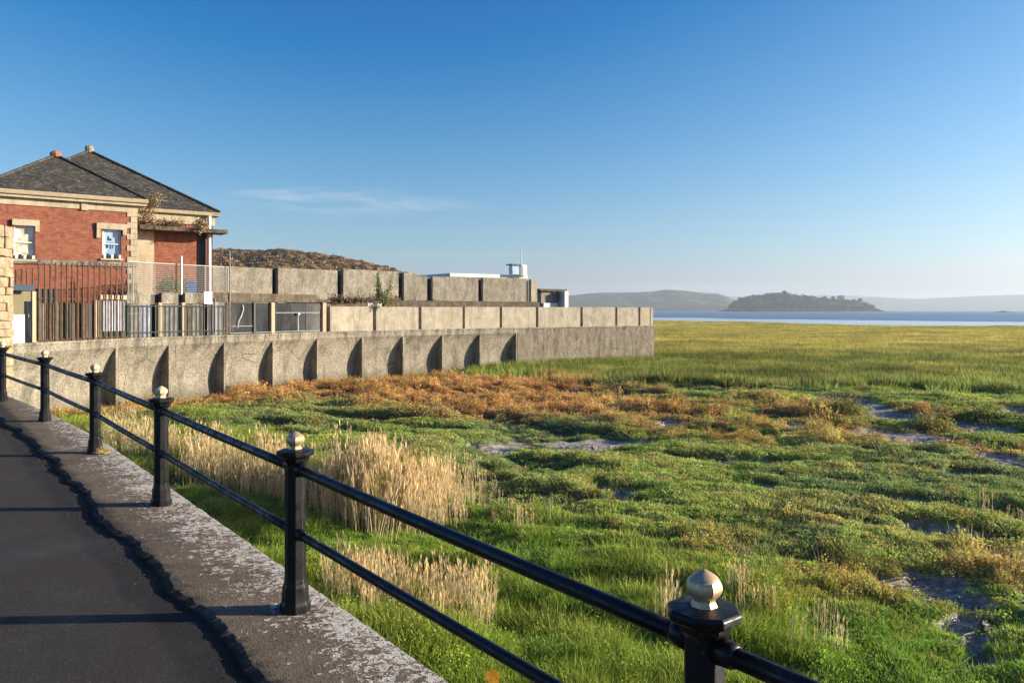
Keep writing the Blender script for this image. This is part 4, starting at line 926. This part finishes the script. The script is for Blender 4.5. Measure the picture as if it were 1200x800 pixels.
# windows
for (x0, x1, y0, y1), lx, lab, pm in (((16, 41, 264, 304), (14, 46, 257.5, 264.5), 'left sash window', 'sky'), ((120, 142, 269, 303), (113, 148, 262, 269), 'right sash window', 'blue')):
    r = frect(c1, x0, x1, y0, y1); wr = MB().seg(c1 - uF * r[0], c1 - uF * r[1], nF, -.16, -.20, r[2], r[3]).build('window_pane', M['blue_glass'] if pm == 'blue' else glass_mat('bright_pane', (.72, .74, .74), (.42, .33, .18), 1.6, .06, (1, 1, 1)), house)  # bright pane has the white sky reflection painted into its colour
    wr['label'] = lab
    fr = MB()
    for a, b, c_, d_ in ((r[0], r[0] - .06, r[2], r[3]), (r[1] + .06, r[1], r[2], r[3]), (r[0] - .06, r[1] + .06, r[3] - .06, r[3]), (r[0] - .06, r[1] + .06, r[2], r[2] + .07), (r[0] - .06, r[1] + .06, (r[2] + r[3]) / 2 - .02, (r[2] + r[3]) / 2 + .03)):
        fr.seg(c1 - uF * a, c1 - uF * b, nF, -.08, -.155, c_, d_)
    fr.build('frame', M['white_paint'], wr)
    l = frect(c1, *lx); fbox(c1, l, 0, .12, 'lintel', M['cream'])
    fbox(c1, (l[1] + .16, l[1], l[2] - .25, l[2] - .003), 0, .10, 'hood_drop', M['cream'])
    if pm == 'blue': fbox(c1, (l[0], l[0] - .16, l[2] - .42, l[2] - .003), 0, .10, 'hood_drop', M['cream'])
    sl = MB().seg(c1 - uF * (r[0] + .08), c1 - uF * (r[1] - .08), nF, .10, -.08, r[2] - .08, r[2] - .003).build('sill', M['cream'], wr)
# sticker shapes and pot plants seen in the right window, junk in the left one
for a, b, c_, d_ in ((.28, .52, .62, .70), (.30, .40, .70, .78), (.2, .35, .36, .55), (.42, .5, .34, .56), (.55, .62, .36, .56)):
    r = w2; tt = r[0] - r[1]; MB().seg(c1 - uF * (r[0] - tt * a), c1 - uF * (r[0] - tt * b), nF, -.157, -.159, r[2] + (r[3] - r[2]) * c_, r[2] + (r[3] - r[2]) * d_).build('window_film', M['navy'], house)
for r, cnt in ((w1, 5), (w2, 5)):
    for k_ in range(cnt):
        t_ = r[0] - (r[0] - r[1]) * (k_ + .5) / cnt; p = c1 - uF * t_ + nF * (-.02); MB().lathe((p.x, p.y, r[2] - .003), [(.05, 0), (.08, .10), (.06, .18 + .05 * (k_ % 2))], 7).build('ledge_pot', M['black_gap'] if k_ % 2 else M['white_paint'], house)
# quoins
zq = TOP; kq = 0
while zq < EV - .5:
    l = .42 if kq % 2 else .26; h_ = .27; fbox(c1, (l, -.03, zq, zq + h_ - .015), -.03, .035, 'quoin', M['cream'])
    zq += h_; kq += 1
# roofs
def hip(cx_, size, over, ev, apex_z, name, lab):
    c0 = cx_ + nF * over + uF * over; S_ = size + 2 * over; P = [c0, c0 - uF * S_, c0 - uF * S_ + back * S_, c0 + back * S_]; ap = (P[0] + P[2]) / 2; N_ = 26; rt = MB()
    top = Vector((ap.x, ap.y, apex_z)); Pz = [Vector((p.x, p.y, ev)) for p in P]
    for i in range(4):
        A, B = Pz[i], Pz[(i + 1) % 4]
        for k_ in range(N_):      # courses of slate, each lapping the one below
            t0, t1 = k_ / N_, (k_ + 1) / N_; up = Vector((0, 0, .028))
            rt.add([A.lerp(top, t0) + up, B.lerp(top, t0) + up, B.lerp(top, t1), A.lerp(top, t1)], [(0, 1, 2, 3)]); 
            rt.add([A.lerp(top, t0) - Vector((0, 0, .004)), B.lerp(top, t0) - Vector((0, 0, .004)), B.lerp(top, t0) + up, A.lerp(top, t0) + up], [(0, 1, 2, 3)])
    r_ = rt.build(name, M['slate'], house); r_['label'] = lab
    for i in range(4): MB().tube([Pz[i] + Vector((0, 0, .04)), top + Vector((0, 0, .05))], .07, 6).build('hip_tile', M['slate'], r_)
    return r_, top
r1, t1 = hip(c1, 6.0, .36, EV + .05, E + 7.45, 'roof', 'nearer slate hipped roof'); r2, t2 = hip(c2, 10.0, .30, E + 5.08, E + 8.5, 'roof', 'taller rear slate hipped roof')
MB().lathe((t1.x, t1.y, t1.z - .05), [(.24, 0), (.26, .16), (.18, .26), (.10, .3)], 9).build('chimney_pot', M['terracotta'], r1)
MB().lathe((t2.x, t2.y, t2.z - .05), [(.2, 0), (.22, .2), (.2, .33), (.1, .36)], 9).build('chimney_pot', M['stone'], r2)
# rear block
EV2 = E + 5.03
b2 = (tpx(c2, 182), tpx(c2, 233)); 
facade(c2, 10, 0, TOP, EV2 - .2, [], .3, 'brick_wall', M['brick'], house); MB().seg(c2, c2 + back * 10, uF, -.3, 0, TOP, EV2 - .2).build('brick_wall', M['brick'], house)
fbox(c2, (3.8, -.3, EV2 - .14, EV2 + .05), -.3, .30, 'gutter', M['cream_paint'], bevel=.03); fbox(c2, (3.8, -.1, EV2 - .62, EV2 - .14), 0, .08, 'frieze', M['cream'])
MB().seg(c2 + nF * .3, c2 + back * 10, uF, 0, .30, EV2 - .14, EV2 + .05).build('gutter', M['cream_paint'], house)
fbox(c2, (tpx(c2, 160), tpx(c2, 180), TOP, fz(c2, 170, 270)), 0, .10, 'pilaster', M['cream'])
fbox(c2, (tpx(c2, 232), tpx(c2, 241), TOP, fz(c2, 236, 270)), 0, .05, 'boarded_door', M['black_gap'])
can = fbox(c2, (tpx(c2, 158), -.45, fz(c2, 210, 273), fz(c2, 210, 268.5)), .05, 1.1, 'canopy', M['dark_concrete'])
for px in (243.5,): 
    t_ = tpx(c2, px); p = c2 - uF * t_ + nF * .25; MB().tube([(p.x, p.y, TOP), (p.x, p.y, EV2 - .15)], .10, 10).build('column', M['white_paint'], house)
# dry creeper over the junction
cr = []
for px, y in ((172, 258), (180, 262), (165, 262), (176, 240), (182, 232), (172, 250), (190, 262), (200, 264), (208, 262), (234, 262), (237, 266)): cr.append((px3(px, y, 39.2 if px < 185 else 40.3), .35, .28))
crm = concrete('dry_creeper', (.36, .26, .14), (.24, .17, .09), (.1, .07, .04), .3, 6, .3, .3)
crp = empty('climbing_plant', px3(172, 262, 39.2), 'dry tangled creeper clinging to the corner under the rear gutter', 'climbing plant')
foliage(cr, 260, .055, crm, crp)
for a, b in (((160, 275), (176, 243)), ((172, 262), (186, 230)), ((165, 268), (178, 236)), ((190, 268), (205, 258))): MB().tube([px3(*a, 39.1), px3((a[0] + b[0]) / 2 + 2, (a[1] + b[1]) / 2, 39.1), px3(*b, 39.1)], [.03, .025, .01], 5).build('stem', crm, crp)

# ------------------------------------------------------------------ screens and fences on the sea wall top
def wseg(x0, x1, z0, z1, d, th, name, m, parent, step=.6, **kw):
    q0, q1 = W.where(x0, d), W.where(x1, d); mb = MB(); strip(mb, W, q0, q1, [(d - th, z0), (d - th, z1), (d, z1), (d, z0)], step); return mb.build(name, m, parent, **kw)
def wz(px, y, d=-.3): p = W.off(W.where(px, d), d); return E + (HZ - y) * p[1] / F
def wpoint(px, y, d=-.3): p = W.off(W.where(px, d), d); return Vector((p[0], p[1], E + (HZ - y) * p[1] / F))
FD = -.32
# kiosk at far left
kio = empty('entrance_booth', wpoint(22, 400, FD), 'low booth with a dark flat canopy and a bright white panel beside the stone pier', 'booth')
b0 = TOP + .03
wseg(-10, 44, wz(20, 368, FD), wz(20, 341, FD), FD, .1, 'wall', M['olive'], kio); wseg(-10, 29, b0, wz(15, 368.5, FD), FD + .02, .12, 'white_panel', M['white_paint'], kio)
wseg(-12, 41, wz(20, 341, FD), wz(20, 333.5, FD), FD + .5, .9, 'canopy', M['navy'], kio, bevel=.02)
dr = wseg(29.3, 37, b0, wz(33, 353, FD), FD + .03, .12, 'door', M['dark_glass'], kio); wseg(33, 34, wz(33, 372, FD), wz(33, 368, FD), FD + .06, .03, 'handle', M['steel'], dr)
wseg(38, 44, b0, wz(41, 341.5, FD), FD + .06, .2, 'post', M['cream_paint'], kio)
# sheeted screen: corrugated panels px 45-112
scn = empty('sheet_screen', wpoint(80, 402, FD), 'screen of upright green and brown sheets below the rusty bars', 'screen')
zt = wz(80, 355, FD); wseg(44.2, 68, wz(56, 355, FD), wz(56, 338.5, FD), FD + .05, .1, 'shutter', M['black_gap'], scn)
cols_ = ['brown', 'grey', 'brown', 'brown', 'brown', 'green', 'green', 'green', 'brown', 'brown', 'brown', 'brown']; x_ = 45.0
for kk in range(12):
    x2 = x_ + 5.05; wseg(x_, x2 - .5, b0, zt + random.uniform(-.03, .03), FD + (0 if kk % 2 else .05), .06, 'sheet', M[cols_[kk] + '_panel'], scn, .3); x_ = x2
wseg(45, 112, b0 + .02, zt - .05, FD - .10, .05, 'backing', M['black_gap'], scn)
wseg(112.3, 117, b0, wz(114, 352, FD), FD + .05, .2, 'post', M['cream_paint'], scn)
gw_ = wseg(117.3, 148, b0 + .3, wz(130, 352, FD), FD, .06, 'window_pane', M['curtain'], scn); wseg(117.3, 148, b0, b0 + .32, FD + .03, .1, 'window_base', M['green_panel'], scn)
for px in (118, 124.5, 131, 138.5, 147): wseg(px, px + 1.1, b0 + .3, wz(130, 352, FD), FD + .03, .05, 'glazing_bar', M['black_gap'] if px in (118, 147) else M['white_paint'], scn)
wseg(117.3, 148.6, wz(130, 352, FD), wz(130, 345.5, FD), FD + .05, .12, 'lintel', M['cream'], scn)
# rusty palisade above
pal = empty('palisade_fence', wpoint(85, 355, FD), 'rusty upright bars standing above the sheet screen in front of the brick wall', 'fence')
x_ = 12.0
while x_ < 149:
    lo = 398 if x_ > 68 else (398 if x_ > 44 else 333); tp = (308 if x_ > 42 else 315) + random.uniform(-1, 1.5)
    a = wpoint(x_, lo + .5, FD + .13); h_ = wz(x_, tp, FD + .13); a.z = max(a.z, TOP + .03)
    MB().box((a.x, a.y, (a.z + h_) / 2), (.07, .03, h_ - a.z), W.at(W.where(x_))[1]).build('bar', M['rust'], pal); x_ += 6.6 + random.uniform(-.6, .6)
for y in (312, 350, 396): wseg(44, 149, wz(90, y + 1.2, FD - .1), wz(90, y, FD - .1), FD + .10, .03, 'cross_rail', M['rust'], pal)
# shelter front px 150-383
lowr = empty('railing_screen', wpoint(200, 392, FD), 'thin dark upright rails in front of the grey sheets below the wire mesh', 'railing')
x_ = 151.0
while x_ < 268:
    a = wpoint(x_, 392, FD + .13); h_ = wz(x_, 357, FD + .13); a.z = TOP + .03; MB().box((a.x, a.y, (a.z + h_) / 2), (.035, .02, h_ - a.z), W.at(W.where(x_))[1]).build('bar', M['black_gap'], lowr); x_ += 5.2
for y in (358, 388): wseg(150, 268, wz(200, y + .9, FD + .1), wz(200, y, FD + .1), FD + .115, .02, 'cross_rail', M['black_gap'], lowr)
sh = empty('glazed_shelter', wpoint(270, 392, FD), 'low shelter front of dark glass and grey sheets between cream posts on the wall top', 'shelter')
def zc(y, px): return wz(px, y, FD)
kinds = [(149, 153.5, 'green_panel'), (153.5, 159, 'grey_panel'), (159.3, 165, 'grey_panel'), (165.3, 171, 'curtain'), (171.3, 176, 'curtain'), (176, 186, 'black_gap'), (190, 199.5, 'grey_panel'), (199.8, 209, 'grey_panel'), (209, 213.3, 'navy'), (217, 225, 'brown_panel'), (225.3, 233, 'grey_panel'), (233.3, 238, 'brown_panel'),
         (238, 243, 'navy'), (243, 250, 'grey_panel'), (250.3, 256, 'curtain'), (256.3, 262, 'grey_panel'), (262, 268, 'brown_panel'), (270.5, 297, 'dark_glass'), (300, 314, 'dark_glass'), (314, 318, 'black_gap'), (322.5, 340, 'dark_glass'), (340.4, 358, 'dark_glass'), (358.4, 375, 'dark_glass'), (375, 378.3, 'black_gap'), (382.3, 387, 'black_gap')]
for a, b, mm in kinds:
    dep = FD - (.35 if mm in ('black_gap', 'navy') else .0)
    wseg(a, b, b0, zc(354.5, 280) if a > 185 else zc(356, 165), dep, .06, 'glass_pane' if 'glass' in mm else 'panel', M[mm], sh, .4)
for px, w_ in ((186, 4), (213.3, 3.8), (318.2, 4), (378.4, 4)): wseg(px, px + w_, b0, zc(354.5, px), FD + .06, .2, 'post', M['cream_paint'], sh)
wseg(297.5, 300, b0, zc(347, 298), FD + .08, .08, 'black_post', M['black_gap'], sh)
wseg(249, 371, zc(354, 310), zc(344, 310), FD + .10, .7, 'roof_beam', M['dark_concrete'], sh, bevel=.03)
wseg(371, 387, zc(354, 378), zc(350.5, 378), FD + .08, .6, 'roof_beam', M['dark_concrete'], sh)
for a, b in ((149, 177.5), (189.5, 209), (217, 239)): wseg(a, b, zc(355.5, a), zc(343, a), FD + .06, .35, 'parapet_block', M['sea_concrete'], sh)
for a, b in ((177.8, 189.3), (209.3, 216.8)): wseg(a, b, zc(355.5, a), zc(345, a), FD - .2, .2, 'parapet_block', M['black_gap'], sh)
wseg(239.3, 248.8, zc(356, 244), zc(342, 244), FD + .08, .4, 'parapet_block', M['white_paint'], sh)
for y, px0, px1 in ((367, 150, 176), (382, 271, 297), (366, 323, 375), (390, 270, 375)): wseg(px0, px1, zc(y + .7, px0), zc(y, px0), FD + .03, .03, 'transom', M['steel'], sh)
# items seen at the glass
def lamp_disc():
    p = wpoint(349.5, 387, FD + .1); t = empty('garden_lamp', p, 'small white lamp on a short pole in front of the widest dark glass', 'lamp')
    MB().tube([p, p + Vector((0, 0, .82))], .018, 8).build('pole', M['white_paint'], t); c_ = p + Vector((0, 0, .88)); MB().lathe(tuple(c_), [(.05, -.08), (.10, -.03), (.10, .04), (.04, .08)], 10).build('lamp_shade', M['white_paint'], t, smooth=True)
lamp_disc()
pts = [wpoint(278.5, 384, FD + .08), wpoint(280, 376, FD + .08), wpoint(283.5, 369, FD + .08), wpoint(285.5, 362, FD + .08), wpoint(284.5, 357, FD + .08)]
MB().tube(pts, .02, 7).build('bent_pipe', M['white_paint'], smooth=True, label='thin white bent pipe hanging in front of the dark glass', cat='pipe')
for px, y0, y1, r_, lab in ((269.2, 391, 294, .035, 'tall pale pole rising past the roof beam beside the bent pipe'), (212.4, 345, 300, .05, 'short white pole in the middle of the wire mesh'), (252, 391, 350, .04, 'grey pole at the left end of the roof beam')):
    a = wpoint(px, y0, FD + .14); MB().tube([a, (a.x, a.y, wz(px, y1, FD + .14))], r_, 8).build('pole', M['white_paint'] if r_ > .04 else M['steel'], label=lab, cat='pole')
# wire mesh fence px 150-268, y 302-345
mf = empty('mesh_fence', wpoint(200, 344, FD - .1), 'grey wire mesh fence above the parapet in front of the brick rear block', 'mesh fence')
q0, q1 = W.where(150, FD), W.where(268, FD); zb_, zt_ = E + .72, E + 2.08; mb = MB(); q = q0
while q < q1:
    p = W.off(q, FD - .05); mb.box((p[0], p[1], (zb_ + zt_) / 2), (.011, .011, zt_ - zb_)); q += .062
z = zb_
while z < zt_: strip(mb, W, q0, q1, [(FD - .055, z), (FD - .055, z + .010), (FD - .045, z + .010), (FD - .045, z)], .6); z += .085
mb.build('wire_mesh', M['steel'], mf)
for px in (150.5, 155.5, 181, 212, 240, 267): 
    a = wpoint(px, 345, FD - .05); MB().tube([a, (a.x, a.y, zt_ + .03)], .028, 6).build('fence_post', M['cream_paint'] if px < 183 else M['steel'], mf)
wseg(150, 268, zt_, zt_ + .035, FD - .03, .04, 'top_rail', M['steel'], mf)
# plants and a blue crate on the terrace behind the mesh
bs = empty('potted_shrub', wpoint(196, 343, FD - .5), 'round green shrub behind the wire mesh', 'shrub')
foliage([(px3(190, 336, 37.6), .35, .4), (px3(199, 331, 37.6), .4, .45), (px3(195, 339, 37.6), .4, .3), (px3(204, 337, 37.6), .25, .3)], 330, .05, gl, bs)
MB().lathe(tuple(px3(196, 347, 37.6)), [(.2, 0), (.28, .3)], 10).build('pot', M['terracotta'], bs)
bs2 = empty('potted_shrub', wpoint(216, 343, FD - .5), 'small green shrub tight against the left side of the blue crate', 'shrub')
foliage([(px3(215.5, 337, 38.2), .2, .4)], 300, .045, gl, bs2); MB().lathe(tuple(px3(215.5, 347, 38.2)), [(.15, 0), (.2, .2)], 10).build('pot', M['terracotta'], bs2)
cr_ = empty('blue_crate', px3(223, 345, 38.6), 'bright blue crate behind the wire mesh', 'crate')
pbox(219, 228.6, 331, 344.5, 38.6, .5, 'box', M['blue'], cr_); pbox(218.6, 229, 329.8, 331.2, 38.55, .6, 'lid', M['blue'], cr_)

# ------------------------------------------------------------------ haze over the bay
hz = bpy.data.materials.new('air'); hz.use_nodes = True; t = hz.node_tree; t.nodes.clear(); o_ = t.nodes.new('ShaderNodeOutputMaterial'); v_ = t.nodes.new('ShaderNodeVolumePrincipled')
v_.inputs['Color'].default_value = (.72, .87, 1, 1); v_.inputs['Density'].default_value = .00014; v_.inputs['Anisotropy'].default_value = .2; t.links.new(v_.outputs[0], o_.inputs['Volume'])
MB().box((0, 2700, 63), (14200, 8700, 130)).build('haze', hz, label='thin blue sea haze over the bay', kind='stuff')
